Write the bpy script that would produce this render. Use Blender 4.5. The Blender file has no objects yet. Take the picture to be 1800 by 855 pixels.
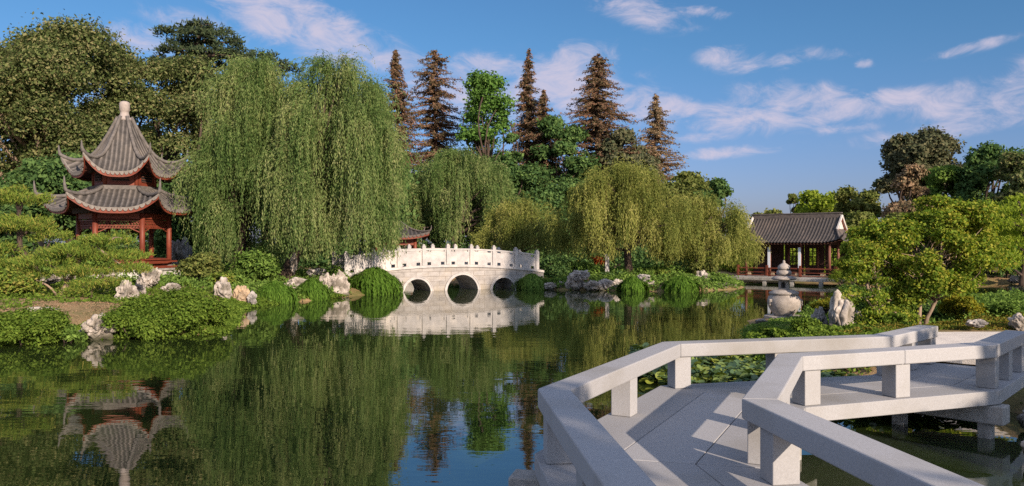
import bpy, math, random
import numpy as np
from mathutils import Vector, noise

SC = bpy.context.scene
COL = SC.collection
R = math.radians
F, YH, CAMZ = 1400.0, 427.5, 2.33          # focal length in photo pixels, horizon row, eye height over the water

# ------------------------------------------------------------------ camera
cd = bpy.data.cameras.new('camera')
cam = bpy.data.objects.new('camera', cd); COL.objects.link(cam)
cam.location = (0, 0, CAMZ); cam.rotation_euler = (R(90), 0, 0)
cd.sensor_width = 36; cd.lens = 36 * F / 1800; cd.clip_start = .05; cd.clip_end = 6000
SC.camera = cam

# ------------------------------------------------------------------ light
SUN_AZ, SUN_EL = R(33), R(21.5)             # azimuth to the right of straight behind the camera
SDIR = Vector((math.sin(SUN_AZ) * math.cos(SUN_EL), -math.cos(SUN_AZ) * math.cos(SUN_EL), math.sin(SUN_EL)))
sl = bpy.data.lights.new('sun', 'SUN'); sl.energy = 4.8; sl.angle = R(.55); sl.color = (1, .82, .645)
so = bpy.data.objects.new('sun', sl); COL.objects.link(so)
so.rotation_euler = SDIR.to_track_quat('Z', 'Y').to_euler(); so.location = (20, -30, 30)

world = bpy.data.worlds.new('World'); SC.world = world; world.use_nodes = True
SC.view_settings.view_transform = 'Standard'; SC.view_settings.look = 'None'
SC.view_settings.exposure = 0.82; SC.view_settings.gamma = 1
SC.view_settings.use_curve_mapping = False
SC.cycles.max_bounces = 6; SC.cycles.diffuse_bounces = 3; SC.cycles.glossy_bounces = 3
SC.cycles.transmission_bounces = 4; SC.cycles.transparent_max_bounces = 6
SC.cycles.use_denoising = False
SC.cycles.sample_clamp_indirect = 6

# blobs of cloud: centre px, py, half sizes, tilt (deg, up to the right), weight
CLOUDS = [(520, 40, 150, 42, -18, 1.0), (600, 80, 130, 34, -10, .9), (440, 10, 90, 35, -20, .7), (255, 72, 90, 22, -12, .62),
          (345, 45, 90, 22, -10, .5), (690, 110, 100, 28, -16, .85), (860, 118, 70, 22, 0, 1.0), (810, 175, 100, 44, 0, .8),
          (985, 150, 120, 54, 8, 1.0), (1105, 180, 110, 30, -14, .95), (1185, 188, 60, 20, -10, .9), (1300, 208, 130, 28, -4, .75),
          (1400, 178, 120, 26, -2, .8), (1530, 188, 130, 22, 6, .95), (1660, 180, 110, 26, 10, .9), (1770, 170, 110, 42, 14, .9),
          (1130, 22, 85, 22, -14, .9), (1245, 22, 45, 10, -6, .75), (1290, 104, 60, 20, -6, .8), (1370, 108, 40, 12, 0, .55),
          (1440, 95, 60, 12, -6, .45), (1518, 112, 18, 8, 0, .6), (1715, 82, 70, 9, 9, .7), (1280, 268, 100, 10, 4, .8),
          (1340, 160, 60, 20, 0, .6), (1850, 150, 120, 50, 10, .9), (1640, 232, 150, 16, 4, .55), (1500, 222, 90, 12, 2, .45), (1250, 240, 80, 10, 0, .4), (120, 120, 200, 60, 0, .3), (1080, 130, 60, 20, 0, .5)]
def build_world():
    nt = world.node_tree; N = nt.nodes; L = nt.links; N.clear()
    out = N.new('ShaderNodeOutputWorld'); bg = N.new('ShaderNodeBackground'); bg.inputs[1].default_value = .075
    sky = N.new('ShaderNodeTexSky'); sky.sky_type = 'NISHITA'; sky.sun_disc = False
    sky.sun_elevation = SUN_EL; sky.sun_rotation = math.atan2(SDIR.x, SDIR.y)
    sky.air_density = 1.0; sky.dust_density = 1.0; sky.ozone_density = 2.0; sky.altitude = 0
    tc = N.new('ShaderNodeTexCoord'); sx = N.new('ShaderNodeSeparateXYZ'); L.new(tc.outputs['Generated'], sx.inputs[0])
    def math_(op, a, b=None, clamp=False):
        n = N.new('ShaderNodeMath'); n.operation = op; n.use_clamp = clamp
        for i, v in enumerate((a, b)):
            if v is None: continue
            if isinstance(v, (int, float)): n.inputs[i].default_value = v
            else: L.new(v, n.inputs[i])
        return n.outputs[0]
    az = math_('ARCTAN2', sx.outputs[0], sx.outputs[1]); el = math_('ARCSINE', sx.outputs[2])
    cv = N.new('ShaderNodeCombineXYZ'); L.new(az, cv.inputs[0]); L.new(el, cv.inputs[1])
    tot = None
    for px, py, rx, ry, tilt, w in CLOUDS:
        u = math.atan((px - 900) / F); v = math.atan((YH - py) / F * math.cos(u))
        mp = N.new('ShaderNodeMapping'); mp.vector_type = 'TEXTURE'; L.new(cv.outputs[0], mp.inputs[0])
        mp.inputs['Location'].default_value = (u, v, 0); mp.inputs['Rotation'].default_value = (0, 0, R(tilt))
        mp.inputs['Scale'].default_value = (rx * 1.38 / F * math.cos(u) ** 2, ry * 1.5 / F * math.cos(u), 1)
        ln = N.new('ShaderNodeVectorMath'); ln.operation = 'LENGTH'; L.new(mp.outputs[0], ln.inputs[0])
        mr = N.new('ShaderNodeMapRange'); mr.interpolation_type = 'SMOOTHSTEP'; L.new(ln.outputs['Value'], mr.inputs[0])
        mr.inputs[1].default_value = 1.15; mr.inputs[2].default_value = .1; mr.inputs[3].default_value = 0; mr.inputs[4].default_value = w
        tot = mr.outputs[0] if tot is None else math_('MAXIMUM', tot, mr.outputs[0])
    mp = N.new('ShaderNodeMapping'); L.new(cv.outputs[0], mp.inputs[0]); mp.inputs['Scale'].default_value = (1, 2.0, 1); mp.inputs['Rotation'].default_value = (0, 0, .12)
    n1 = N.new('ShaderNodeTexNoise'); L.new(mp.outputs[0], n1.inputs[0]); n1.inputs['Scale'].default_value = 17; n1.inputs['Detail'].default_value = 11; n1.inputs['Roughness'].default_value = .66; n1.inputs['Distortion'].default_value = .7
    d = math_('ADD', math_('MULTIPLY', tot, 1.0), math_('MULTIPLY', math_('SUBTRACT', n1.outputs[0], .5), 3.0))
    mr = N.new('ShaderNodeMapRange'); mr.interpolation_type = 'SMOOTHSTEP'; L.new(d, mr.inputs[0])
    mr.inputs[1].default_value = .02; mr.inputs[2].default_value = 1.35; mr.inputs[3].default_value = 0; mr.inputs[4].default_value = .86
    # cloud fades out away from the blobs
    gate = N.new('ShaderNodeMapRange'); L.new(tot, gate.inputs[0]); gate.inputs[1].default_value = 0; gate.inputs[2].default_value = .3
    den = math_('MULTIPLY', mr.outputs[0], gate.outputs[0])
    tint = N.new('ShaderNodeMix'); tint.data_type = 'RGBA'; tint.blend_type = 'MULTIPLY'; tint.inputs[0].default_value = 1
    hz_ = N.new('ShaderNodeMapRange'); hz_.interpolation_type = 'SMOOTHSTEP'; L.new(el, hz_.inputs[0]); hz_.inputs[1].default_value = 0; hz_.inputs[2].default_value = .27
    air = N.new('ShaderNodeMix'); air.data_type = 'RGBA'; L.new(hz_.outputs[0], air.inputs[0]); air.inputs[6].default_value = SKY_LOW; air.inputs[7].default_value = SKY_HIGH
    L.new(sky.outputs[0], tint.inputs[6]); L.new(air.outputs[2], tint.inputs[7])
    # unseen broken cloud overhead and towards the sun, added as fill light
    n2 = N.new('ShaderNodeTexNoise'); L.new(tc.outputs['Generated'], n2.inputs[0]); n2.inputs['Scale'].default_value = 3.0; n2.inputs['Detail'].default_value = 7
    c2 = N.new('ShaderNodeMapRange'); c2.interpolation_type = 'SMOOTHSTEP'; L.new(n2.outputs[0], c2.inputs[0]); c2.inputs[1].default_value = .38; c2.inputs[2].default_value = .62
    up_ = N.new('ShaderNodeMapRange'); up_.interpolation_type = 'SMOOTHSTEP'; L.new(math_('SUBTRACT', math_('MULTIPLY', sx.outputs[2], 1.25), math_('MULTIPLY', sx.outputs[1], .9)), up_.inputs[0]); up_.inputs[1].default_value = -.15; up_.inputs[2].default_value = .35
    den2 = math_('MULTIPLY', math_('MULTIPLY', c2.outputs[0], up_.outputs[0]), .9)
    mx = N.new('ShaderNodeMix'); mx.data_type = 'RGBA'; L.new(den, mx.inputs[0]); L.new(tint.outputs[2], mx.inputs[6]); mx.inputs[7].default_value = CLOUD_COL
    m2 = N.new('ShaderNodeMix'); m2.data_type = 'RGBA'; L.new(den2, m2.inputs[0]); L.new(mx.outputs[2], m2.inputs[6]); m2.inputs[7].default_value = CLOUD_FILL
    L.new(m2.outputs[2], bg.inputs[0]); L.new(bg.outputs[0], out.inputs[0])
SKY_LOW = (.56, .585, .97, 1); SKY_HIGH = (.405, .67, .895, 1)
CLOUD_FILL = (7.8, 8.3, 10.4, 1)                # bright colour of the unseen cloud added to lift the shade
CLOUD_COL = (5.0, 4.55, 5.5, 1)
build_world()

# ------------------------------------------------------------------ helpers
def px2x(px, D): return (px - 900) / F * D
def py2z(py, D): return CAMZ - (py - YH) / F * D

class Geo:
    """collects pieces of geometry and links them as ONE mesh object"""
    def __init__(s): s.V = []; s.Fs = []; s.n = 0; s.rib = []
    def add(s, V, Fa):
        V = np.asarray(V, float).reshape(-1, 3)
        if isinstance(Fa, np.ndarray): Fa = [Fa]
        elif Fa and not isinstance(Fa[0], np.ndarray):
            by = {}
            for f in Fa: by.setdefault(len(f), []).append(f)
            Fa = [np.array(x, int) for x in by.values()]
        for f in Fa: s.Fs.append(f + s.n)
        s.V.append(V); s.n += len(V); return s
    def box(s, c, size, rz=0, rx=0):
        x, y, z = [v / 2 for v in size]
        V = np.array([(-x, -y, -z), (x, -y, -z), (x, y, -z), (-x, y, -z), (-x, -y, z), (x, -y, z), (x, y, z), (-x, y, z)])
        if rx:
            k, q = math.cos(rx), math.sin(rx); V = np.c_[V[:, 0], V[:, 1] * k - V[:, 2] * q, V[:, 1] * q + V[:, 2] * k]
        k, q = math.cos(rz), math.sin(rz)
        V = np.c_[V[:, 0] * k - V[:, 1] * q, V[:, 0] * q + V[:, 1] * k, V[:, 2]] + np.array(c)
        return s.add(V, np.array([(0, 3, 2, 1), (4, 5, 6, 7), (0, 1, 5, 4), (1, 2, 6, 5), (2, 3, 7, 6), (3, 0, 4, 7)]))
    def beam(s, p, q, w, h, up=(0, 0, 1)):
        """bar of w x h between p and q"""
        p, q = Vector(p), Vector(q); d = (q - p).normalized(); a = d.cross(Vector(up)).normalized(); b = a.cross(d).normalized()
        V = [o + a * (i * w / 2) + b * (j * h / 2) for o in (p, q) for i, j in ((-1, -1), (1, -1), (1, 1), (-1, 1))]
        return s.add([tuple(v) for v in V], np.array([(0, 3, 2, 1), (4, 5, 6, 7), (0, 1, 5, 4), (1, 2, 6, 5), (2, 3, 7, 6), (3, 0, 4, 7)]))
    def prism(s, poly, z0, z1):
        n = len(poly); V = [(x, y, z0) for x, y in poly] + [(x, y, z1) for x, y in poly]
        return s.add(V, [tuple(range(n))[::-1], tuple(range(n, 2 * n))] + [(i, (i + 1) % n, n + (i + 1) % n, n + i) for i in range(n)])
    def tube(s, P, rad, n=8, caps=True):
        P = np.asarray(P, float); m = len(P); rad = np.broadcast_to(rad, (m,))
        T = np.gradient(P, axis=0); T /= np.linalg.norm(T, axis=1)[:, None] + 1e-9
        ref = np.array([0, 0, 1.]) if abs(T[:, 2]).mean() < .8 else np.array([1., 0, 0])
        A = np.cross(T, ref); A /= np.linalg.norm(A, axis=1)[:, None] + 1e-9; B = np.cross(T, A)
        an = np.arange(n) * 2 * math.pi / n
        V = P[:, None] + rad[:, None, None] * (np.cos(an)[None, :, None] * A[:, None] + np.sin(an)[None, :, None] * B[:, None])
        i = np.arange(m - 1)[:, None] * n; j = np.arange(n)[None]; k = (j + 1) % n
        Q = np.stack([i + j, i + k, i + n + k, i + n + j], -1).reshape(-1, 4)
        Fa = [Q]
        if caps: Fa += [np.arange(n)[None, ::-1].copy(), (np.arange(n) + (m - 1) * n)[None]]
        return s.add(V.reshape(-1, 3), Fa)
    def lathe(s, prof, n=28, c=(0, 0, 0), sx=1):
        m = len(prof); an = np.arange(n) * 2 * math.pi / n
        V = np.array([[(r * math.cos(a) * sx + c[0], r * math.sin(a) + c[1], z + c[2]) for a in an] for r, z in prof]).reshape(-1, 3)
        i = np.arange(m - 1)[:, None] * n; j = np.arange(n)[None]; k = (j + 1) % n
        return s.add(V, [np.stack([i + j, i + k, i + n + k, i + n + j], -1).reshape(-1, 4)])
    def grid(s, V):
        """V: (a,b,3) grid of points"""
        V = np.asarray(V, float); a, b = V.shape[:2]
        i = np.arange(a - 1)[:, None] * b; j = np.arange(b - 1)[None]
        return s.add(V.reshape(-1, 3), np.stack([i + j, i + j + 1, i + b + j + 1, i + b + j], -1).reshape(-1, 4))
    def leaves(s, Cn, D, U, ln, wd):
        """diamond leaves: centres, long axis, side axis, length, width"""
        ln = np.broadcast_to(ln, (len(Cn),))[:, None]; wd = np.broadcast_to(wd, (len(Cn),))[:, None]
        D = D / (np.linalg.norm(D, axis=1)[:, None] + 1e-9); S = np.cross(D, U); S /= np.linalg.norm(S, axis=1)[:, None] + 1e-9
        V = np.stack([Cn - D * ln * .5, Cn + S * wd * .5 - D * ln * .05, Cn + D * ln * .5, Cn - S * wd * .5 - D * ln * .05], 1).reshape(-1, 3)
        return s.add(V, np.arange(len(Cn) * 4).reshape(-1, 4))
    def build(s, name, mat, parent=None, smooth=False, origin=None, bevel=0):
        V = np.concatenate(s.V)
        if origin is not None: V = V - np.array(origin)
        me = bpy.data.meshes.new(name); me.vertices.add(len(V)); me.vertices.foreach_set('co', V.astype(np.float32).ravel())
        loops = np.concatenate([f.ravel() for f in s.Fs]); tot = np.concatenate([np.full(len(f), f.shape[1]) for f in s.Fs])
        st = np.concatenate([[0], np.cumsum(tot)[:-1]])
        me.loops.add(len(loops)); me.loops.foreach_set('vertex_index', loops.astype(np.int32))
        me.polygons.add(len(tot)); me.polygons.foreach_set('loop_start', st.astype(np.int32))
        try: me.polygons.foreach_set('loop_total', tot.astype(np.int32))
        except Exception: pass
        me.polygons.foreach_set('use_smooth', np.full(len(tot), smooth))
        me.update(calc_edges=True)
        if s.rib: at = me.attributes.new('rib', 'FLOAT', 'POINT'); at.data.foreach_set('value', np.concatenate(s.rib).astype(np.float32))
        me.materials.append(mat)
        o = bpy.data.objects.new(name, me); COL.objects.link(o)
        if parent: o.parent = parent
        if bevel:
            b = o.modifiers.new('bevel', 'BEVEL'); b.width = bevel; b.segments = 2; b.limit_method = 'ANGLE'; b.angle_limit = R(40)
        return o

def tag(o, label, cat, group=None, kind=None):
    o['label'] = label
    if cat: o['category'] = cat
    if group: o['group'] = group
    if kind: o['kind'] = kind
    return o
def thing(name, label, cat, loc=(0, 0, 0), rz=0, group=None):
    o = bpy.data.objects.new(name, None); COL.objects.link(o); o.empty_display_size = .3
    o.location = loc; o.rotation_euler = (0, 0, rz); return tag(o, label, cat, group)
def dup(root, loc, rz=0, scale=None, label=None):
    r = root.copy(); COL.objects.link(r); r.location = loc; r.rotation_euler = (0, 0, rz)
    if scale is not None: r.scale = (scale,) * 3 if isinstance(scale, (int, float)) else scale
    if label: r['label'] = label
    for ch in root.children:
        c = ch.copy(); COL.objects.link(c); c.parent = r
        for g in ch.children:
            d = g.copy(); COL.objects.link(d); d.parent = c
    return r

# ------------------------------------------------------------------ materials
def srgb(r, g, b):
    return tuple(((c / 255 / 12.92) if c / 255 <= .04045 else ((c / 255 + .055) / 1.055) ** 2.4) for c in (r, g, b)) + (1,)
def c4(c): return c if len(c) == 4 else tuple(c) + (1,)
def new_mat(name):
    m = bpy.data.materials.new(name); m.use_nodes = True; nt = m.node_tree; nt.nodes.clear()
    o = nt.nodes.new('ShaderNodeOutputMaterial'); return m, nt.nodes, nt.links, o
def solid(name, c1, c2=None, scale=4, rough=.8, bump=0, bscale=30, detail=6, c3=None, s3=.6, lo=.35, hi=.65, stretch=None, spec=.3, rnd=0, wet=False):
    """principled, colour varied by two noises (all colours belong to the thing itself)"""
    m, N, L, o = new_mat(name)
    p = N.new('ShaderNodeBsdfPrincipled'); p.inputs['Roughness'].default_value = rough; p.inputs['Specular IOR Level'].default_value = spec
    L.new(p.outputs[0], o.inputs[0]); tc = N.new('ShaderNodeTexCoord'); co = tc.outputs['Object']
    if stretch:
        mp = N.new('ShaderNodeMapping'); mp.inputs['Scale'].default_value = stretch; L.new(co, mp.inputs[0]); co = mp.outputs[0]
    def nz(sc, dt=6):
        n = N.new('ShaderNodeTexNoise'); n.inputs['Scale'].default_value = sc; n.inputs['Detail'].default_value = dt; n.inputs['Roughness'].default_value = .6; L.new(co, n.inputs[0]); return n.outputs[0]
    def ramp(f, a, b):
        mr = N.new('ShaderNodeMapRange'); L.new(f, mr.inputs[0]); mr.inputs[1].default_value = a; mr.inputs[2].default_value = b; return mr.outputs[0]
    def mix(f, a, b):
        x = N.new('ShaderNodeMix'); x.data_type = 'RGBA'
        if isinstance(f, (int, float)): x.inputs[0].default_value = f
        else: L.new(f, x.inputs[0])
        for k, v in ((6, a), (7, b)):
            if isinstance(v, tuple): x.inputs[k].default_value = c4(v)
            else: L.new(v, x.inputs[k])
        return x.outputs[2]
    col = mix(ramp(nz(scale, detail), lo, hi), c1, c2 or c1)
    if c3: col = mix(ramp(nz(s3, 4), .48, .72), col, c3)
    if rnd:
        oi = N.new('ShaderNodeObjectInfo'); hs = N.new('ShaderNodeHueSaturation'); mr = N.new('ShaderNodeMapRange'); L.new(oi.outputs['Random'], mr.inputs[0])
        mr.inputs[3].default_value = 1 - rnd; mr.inputs[4].default_value = 1 + rnd; L.new(mr.outputs[0], hs.inputs['Value']); L.new(col, hs.inputs['Color']); col = hs.outputs[0]
    if wet:                                                        # wet, algae-dark band just over the water
        gp = N.new('ShaderNodeNewGeometry'); sz = N.new('ShaderNodeSeparateXYZ'); L.new(gp.outputs['Position'], sz.inputs[0]); ad = N.new('ShaderNodeMath'); ad.operation = 'MULTIPLY_ADD'; L.new(nz(3, 4), ad.inputs[0]); ad.inputs[1].default_value = -.22; L.new(sz.outputs[2], ad.inputs[2])
        col = mix(ramp(ad.outputs[0], .10, -.05), col, (.055, .052, .035))
    L.new(col, p.inputs['Base Color'])
    if bump:
        b = N.new('ShaderNodeBump'); b.inputs['Strength'].default_value = bump; b.inputs['Distance'].default_value = .03
        L.new(nz(bscale, 8), b.inputs['Height']); L.new(b.outputs[0], p.inputs['Normal'])
    return m
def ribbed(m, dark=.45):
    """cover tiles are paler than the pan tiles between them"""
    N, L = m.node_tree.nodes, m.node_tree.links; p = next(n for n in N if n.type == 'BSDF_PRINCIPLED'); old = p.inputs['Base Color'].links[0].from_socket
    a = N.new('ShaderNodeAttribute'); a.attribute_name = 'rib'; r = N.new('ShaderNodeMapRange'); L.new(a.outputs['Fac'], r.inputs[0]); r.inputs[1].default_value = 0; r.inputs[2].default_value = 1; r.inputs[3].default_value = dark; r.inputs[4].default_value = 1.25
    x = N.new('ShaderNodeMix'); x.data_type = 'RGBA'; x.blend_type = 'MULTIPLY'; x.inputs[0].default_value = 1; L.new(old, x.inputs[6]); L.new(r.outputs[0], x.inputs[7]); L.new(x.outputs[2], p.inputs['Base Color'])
def leafmat(name, cols, big=.5, transl=.3, scale=.55, gloss=.0, strand=0):
    """each leaf its own colour out of cols, leaf clumps drift between them"""
    m, N, L, o = new_mat(name)
    g = N.new('ShaderNodeNewGeometry'); tc = N.new('ShaderNodeTexCoord')
    n = N.new('ShaderNodeTexNoise'); n.inputs['Scale'].default_value = scale; n.inputs['Detail'].default_value = 3; L.new(tc.outputs['Object'], n.inputs[0])
    a = N.new('ShaderNodeMath'); a.operation = 'MULTIPLY_ADD'; L.new(n.outputs[0], a.inputs[0]); a.inputs[1].default_value = big * 2; a.inputs[2].default_value = -big
    b = N.new('ShaderNodeMath'); b.operation = 'ADD'; b.use_clamp = True; L.new(a.outputs[0], b.inputs[0]); 
    if strand:
        at = N.new('ShaderNodeAttribute'); at.attribute_name = 'rib'; sm = N.new('ShaderNodeMix'); sm.inputs[0].default_value = strand
        L.new(g.outputs['Random Per Island'], sm.inputs[2]); L.new(at.outputs['Fac'], sm.inputs[3]); L.new(sm.outputs[0], b.inputs[1])
    else: L.new(g.outputs['Random Per Island'], b.inputs[1])
    cr = N.new('ShaderNodeValToRGB'); L.new(b.outputs[0], cr.inputs[0]); e = cr.color_ramp.elements
    while len(e) < len(cols): e.new(.5)
    for i, c in enumerate(cols): e[i].position = i / (len(cols) - 1); e[i].color = c4(c)
    d = N.new('ShaderNodeBsdfDiffuse'); t = N.new('ShaderNodeBsdfTranslucent'); x = N.new('ShaderNodeMixShader'); x.inputs[0].default_value = transl
    L.new(cr.outputs[0], d.inputs[0])
    hs = N.new('ShaderNodeHueSaturation'); hs.inputs['Value'].default_value = 1.25; hs.inputs['Saturation'].default_value = 1.1; L.new(cr.outputs[0], hs.inputs['Color']); L.new(hs.outputs[0], t.inputs[0])
    L.new(d.outputs[0], x.inputs[1]); L.new(t.outputs[0], x.inputs[2])
    if gloss:
        gl = N.new('ShaderNodeBsdfGlossy'); gl.inputs['Roughness'].default_value = .45; x2 = N.new('ShaderNodeMixShader'); x2.inputs[0].default_value = gloss
        L.new(x.outputs[0], x2.inputs[1]); L.new(gl.outputs[0], x2.inputs[2]); x = x2
    L.new(x.outputs[0], o.inputs[0]); return m

M = {}
M['granite'] = solid('granite', (.315, .312, .32), (.268, .266, .272), 60, .75, .05, 160, 8, (.225, .215, .20), .75, lo=.36, hi=.66, rnd=.07)
M['granite_low'] = solid('granite_low', (.36, .34, .32), (.25, .24, .22), 9, .85, .4, 60, 8, (.12, .12, .095), 2.0)
M['marble'] = solid('marble', (.37, .352, .346), (.29, .275, .268), 5, .7, .2, 40, 8, (.55, .50, .45), .7)
M['marble_wall'] = solid('marble_wall', (.35, .328, .312), (.255, .238, .226), 3, .8, .35, 30, 8, (.30, .26, .215), .9, stretch=(1, 1, 2.2))
def ashlar(m, scale=1.0, w=.62, h=.235):
    N, L = m.node_tree.nodes, m.node_tree.links; p = next(n for n in N if n.type == 'BSDF_PRINCIPLED'); old = p.inputs['Base Color'].links[0].from_socket
    tc = N.new('ShaderNodeTexCoord'); sx = N.new('ShaderNodeSeparateXYZ'); cb = N.new('ShaderNodeCombineXYZ'); L.new(tc.outputs['Object'], sx.inputs[0]); L.new(sx.outputs[0], cb.inputs[0]); L.new(sx.outputs[2], cb.inputs[1])
    b = N.new('ShaderNodeTexBrick'); L.new(cb.outputs[0], b.inputs[0]); b.inputs['Scale'].default_value = 1; b.inputs['Brick Width'].default_value = w; b.inputs['Row Height'].default_value = h; b.inputs['Mortar Size'].default_value = .010
    b.inputs['Color1'].default_value = (1, 1, 1, 1); b.inputs['Color2'].default_value = (.80, .79, .78, 1); b.inputs['Mortar'].default_value = (.50, .46, .42, 1)
    x = N.new('ShaderNodeMix'); x.data_type = 'RGBA'; x.blend_type = 'MULTIPLY'; x.inputs[0].default_value = 1; L.new(old, x.inputs[6]); L.new(b.outputs[0], x.inputs[7])
    # green-brown tide mark and drip stains near the waterline
    n = N.new('ShaderNodeTexNoise'); mp = N.new('ShaderNodeMapping'); mp.inputs['Scale'].default_value = (3, 3, .5); L.new(tc.outputs['Object'], mp.inputs[0]); L.new(mp.outputs[0], n.inputs[0]); n.inputs['Scale'].default_value = 2; n.inputs['Detail'].default_value = 6
    a = N.new('ShaderNodeMath'); a.operation = 'MULTIPLY_ADD'; L.new(n.outputs[0], a.inputs[0]); a.inputs[1].default_value = .9; L.new(sx.outputs[2], a.inputs[2])
    r = N.new('ShaderNodeMapRange'); L.new(a.outputs[0], r.inputs[0]); r.inputs[1].default_value = .40; r.inputs[2].default_value = .85; r.inputs[3].default_value = .75; r.inputs[4].default_value = 0
    y = N.new('ShaderNodeMix'); y.data_type = 'RGBA'; L.new(r.outputs[0], y.inputs[0]); L.new(x.outputs[2], y.inputs[6]); y.inputs[7].default_value = (.25, .215, .165, 1); L.new(y.outputs[2], p.inputs['Base Color'])
ashlar(M['marble_wall'])
M['tile'] = solid('tile', (.118, .106, .098), (.065, .059, .056), 5, .8, .3, 40, 6, (.16, .138, .12), .9)
M['tile_dark'] = solid('tile_dark', (.078, .068, .064), (.045, .04, .038), 7, .8, .3, 40, 6, (.11, .088, .075), .9)
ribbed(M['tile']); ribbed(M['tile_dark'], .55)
M['ridge'] = solid('ridge', (.135, .12, .11), (.08, .072, .067), 7, .8, .3, 30)
M['ridge_dark'] = solid('ridge_dark', (.12, .10, .09), (.07, .06, .055), 7, .8, .3, 30)
M['eave_tile'] = solid('eave_tile', (.21, .188, .17), (.135, .12, .105), 9, .8)
M['red'] = solid('red_lacquer', (.175, .040, .021), (.12, .028, .016), 3, .55, .1, 20)
M['red_dim'] = solid('weathered_red_lacquer', (.16, .04, .022), (.10, .028, .016), 3, .6)
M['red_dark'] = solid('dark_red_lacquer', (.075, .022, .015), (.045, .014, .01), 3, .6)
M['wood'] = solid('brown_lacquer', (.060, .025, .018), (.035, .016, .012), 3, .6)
M['wood_mid'] = solid('brown_wood', (.16, .06, .04), (.10, .04, .03), 4, .6)
M['plaster'] = solid('white_plaster', (.47, .455, .43), (.40, .385, .36), 3, .85)
M['scroll'] = solid('scroll_board', (.62, .66, .72), (.55, .58, .64), 6, .7)
M['finial'] = solid('finial_stone', (.32, .275, .25), (.24, .205, .19), 7, .75)
M['limestone'] = solid('limestone', (.40, .355, .315), (.17, .148, .128), 3.4, .9, 1.0, 9, 10, (.13, .115, .09), 2.6, lo=.38, hi=.6, wet=True)
M['limestone_warm'] = solid('limestone_warm', (.42, .31, .20), (.27, .19, .125), 2.6, .9, .8, 9, 10, (.24, .19, .13), 1.8, lo=.38, hi=.6, wet=True)
M['limestone_gray'] = solid('limestone_gray', (.36, .33, .31), (.17, .155, .145), 3.4, .9, .9, 9, 10, (.10, .095, .09), 1.8, wet=True)
M['lantern'] = solid('lantern_stone', (.36, .32, .285), (.25, .225, .205), 14, .85, .4, 60, 8, (.19, .165, .145), 2.6)
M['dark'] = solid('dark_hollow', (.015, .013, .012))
M['bark'] = solid('bark', (.085, .058, .044), (.035, .025, .02), 5, .95, .9, 14, stretch=(1, 1, .25))
M['bark_pale'] = solid('bark_pale', (.30, .22, .16), (.17, .125, .09), 6, .9, .6, 16, stretch=(1, 1, .3))
M['bark_red'] = solid('bark_red', (.17, .085, .05), (.09, .045, .03), 5, .95, .7, 12, stretch=(1, 1, .25))

M['l_oak'] = leafmat('oak_leaves', [(.034, .050, .018), (.080, .110, .036), (.135, .160, .058), (.22, .20, .095)], .42)
M['l_dark'] = leafmat('dark_leaves', [(0.036, 0.074, 0.027), (0.068, 0.127, 0.040), (0.125, 0.196, 0.059)], .35)
M['l_willow'] = leafmat('willow_leaves', [(0.040, 0.077, 0.022), (0.096, 0.154, 0.046), (0.174, 0.222, 0.077), (0.308, 0.313, 0.144)], .35, .35, .9, strand=.62)
M['l_willow_yellow'] = leafmat('yellowing_willow_leaves', [(0.061, 0.087, 0.020), (0.154, 0.178, 0.045), (0.251, 0.262, 0.070), (0.356, 0.323, 0.117)], .35, .35, .9, strand=.62)
M['l_redwood'] = leafmat('rusty_needles', [(0.056, 0.064, 0.031), (0.112, 0.085, 0.050), (0.174, 0.107, 0.068), (0.235, 0.131, 0.082)], .38, .12)
M['l_ginkgo'] = leafmat('bright_green_leaves', [(0.053, 0.117, 0.025), (0.097, 0.193, 0.041), (0.152, 0.262, 0.062)], .3, .35)
M['l_cedar'] = leafmat('cedar_needles', [(0.022, 0.036, 0.022), (0.041, 0.060, 0.031), (0.066, 0.084, 0.043)], .3, .1)
M['l_pine'] = leafmat('pine_needles', [(0.056, 0.104, 0.020), (0.107, 0.162, 0.027), (0.169, 0.221, 0.038), (0.251, 0.221, 0.055)], .4, .2, .9)
M['l_cover'] = leafmat('groundcover_leaves', [(0.051, 0.092, 0.014), (0.097, 0.155, 0.024), (0.149, 0.211, 0.035)], .3, .3, 1.2)
M['l_shrub'] = leafmat('shrub_leaves', [(0.059, 0.109, 0.024), (0.109, 0.181, 0.036), (0.176, 0.263, 0.058)], .35, .3, 1.0)
M['l_grassy'] = leafmat('weeping_clump_leaves', [(0.036, 0.078, 0.011), (0.063, 0.125, 0.018), (0.090, 0.161, 0.025)], .3, .25, 1.5)
M['l_maple'] = leafmat('maple_leaves', [(0.069, 0.129, 0.018), (0.146, 0.216, 0.030), (0.241, 0.294, 0.042), (0.331, 0.309, 0.054)], .45, .42, 1.3)
M['l_lime'] = leafmat('lime_leaves', [(0.104, 0.167, 0.022), (0.208, 0.278, 0.036), (0.306, 0.361, 0.056)], .35, .42, .8)
M['l_yellow'] = leafmat('yellow_shrub_leaves', [(0.108, 0.138, 0.019), (0.204, 0.204, 0.026), (0.300, 0.252, 0.036)], .4, .38, 1.5)
M['l_olive'] = leafmat('olive_leaves', [(0.078, 0.105, 0.028), (0.133, 0.161, 0.044), (0.204, 0.212, 0.066)], .35, .3)
M['l_brown'] = leafmat('brown_leaves', [(0.125, 0.108, 0.062), (0.218, 0.166, 0.100), (0.333, 0.218, 0.135)], .35, .25)
M['l_blue'] = leafmat('bluish_leaves', [(.058, .075, .040), (.096, .104, .056), (.135, .125, .068)], .35, .2)
M['l_red'] = leafmat('red_leaves', [(.18, .03, .012), (.30, .06, .02), (.36, .12, .03)], .3, .4)
M['l_pad'] = leafmat('lily_pad', [(.030, .065, .030), (.06, .11, .04), (.12, .17, .03), (.22, .25, .035)], .5, .15, .7, gloss=.06)
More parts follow.
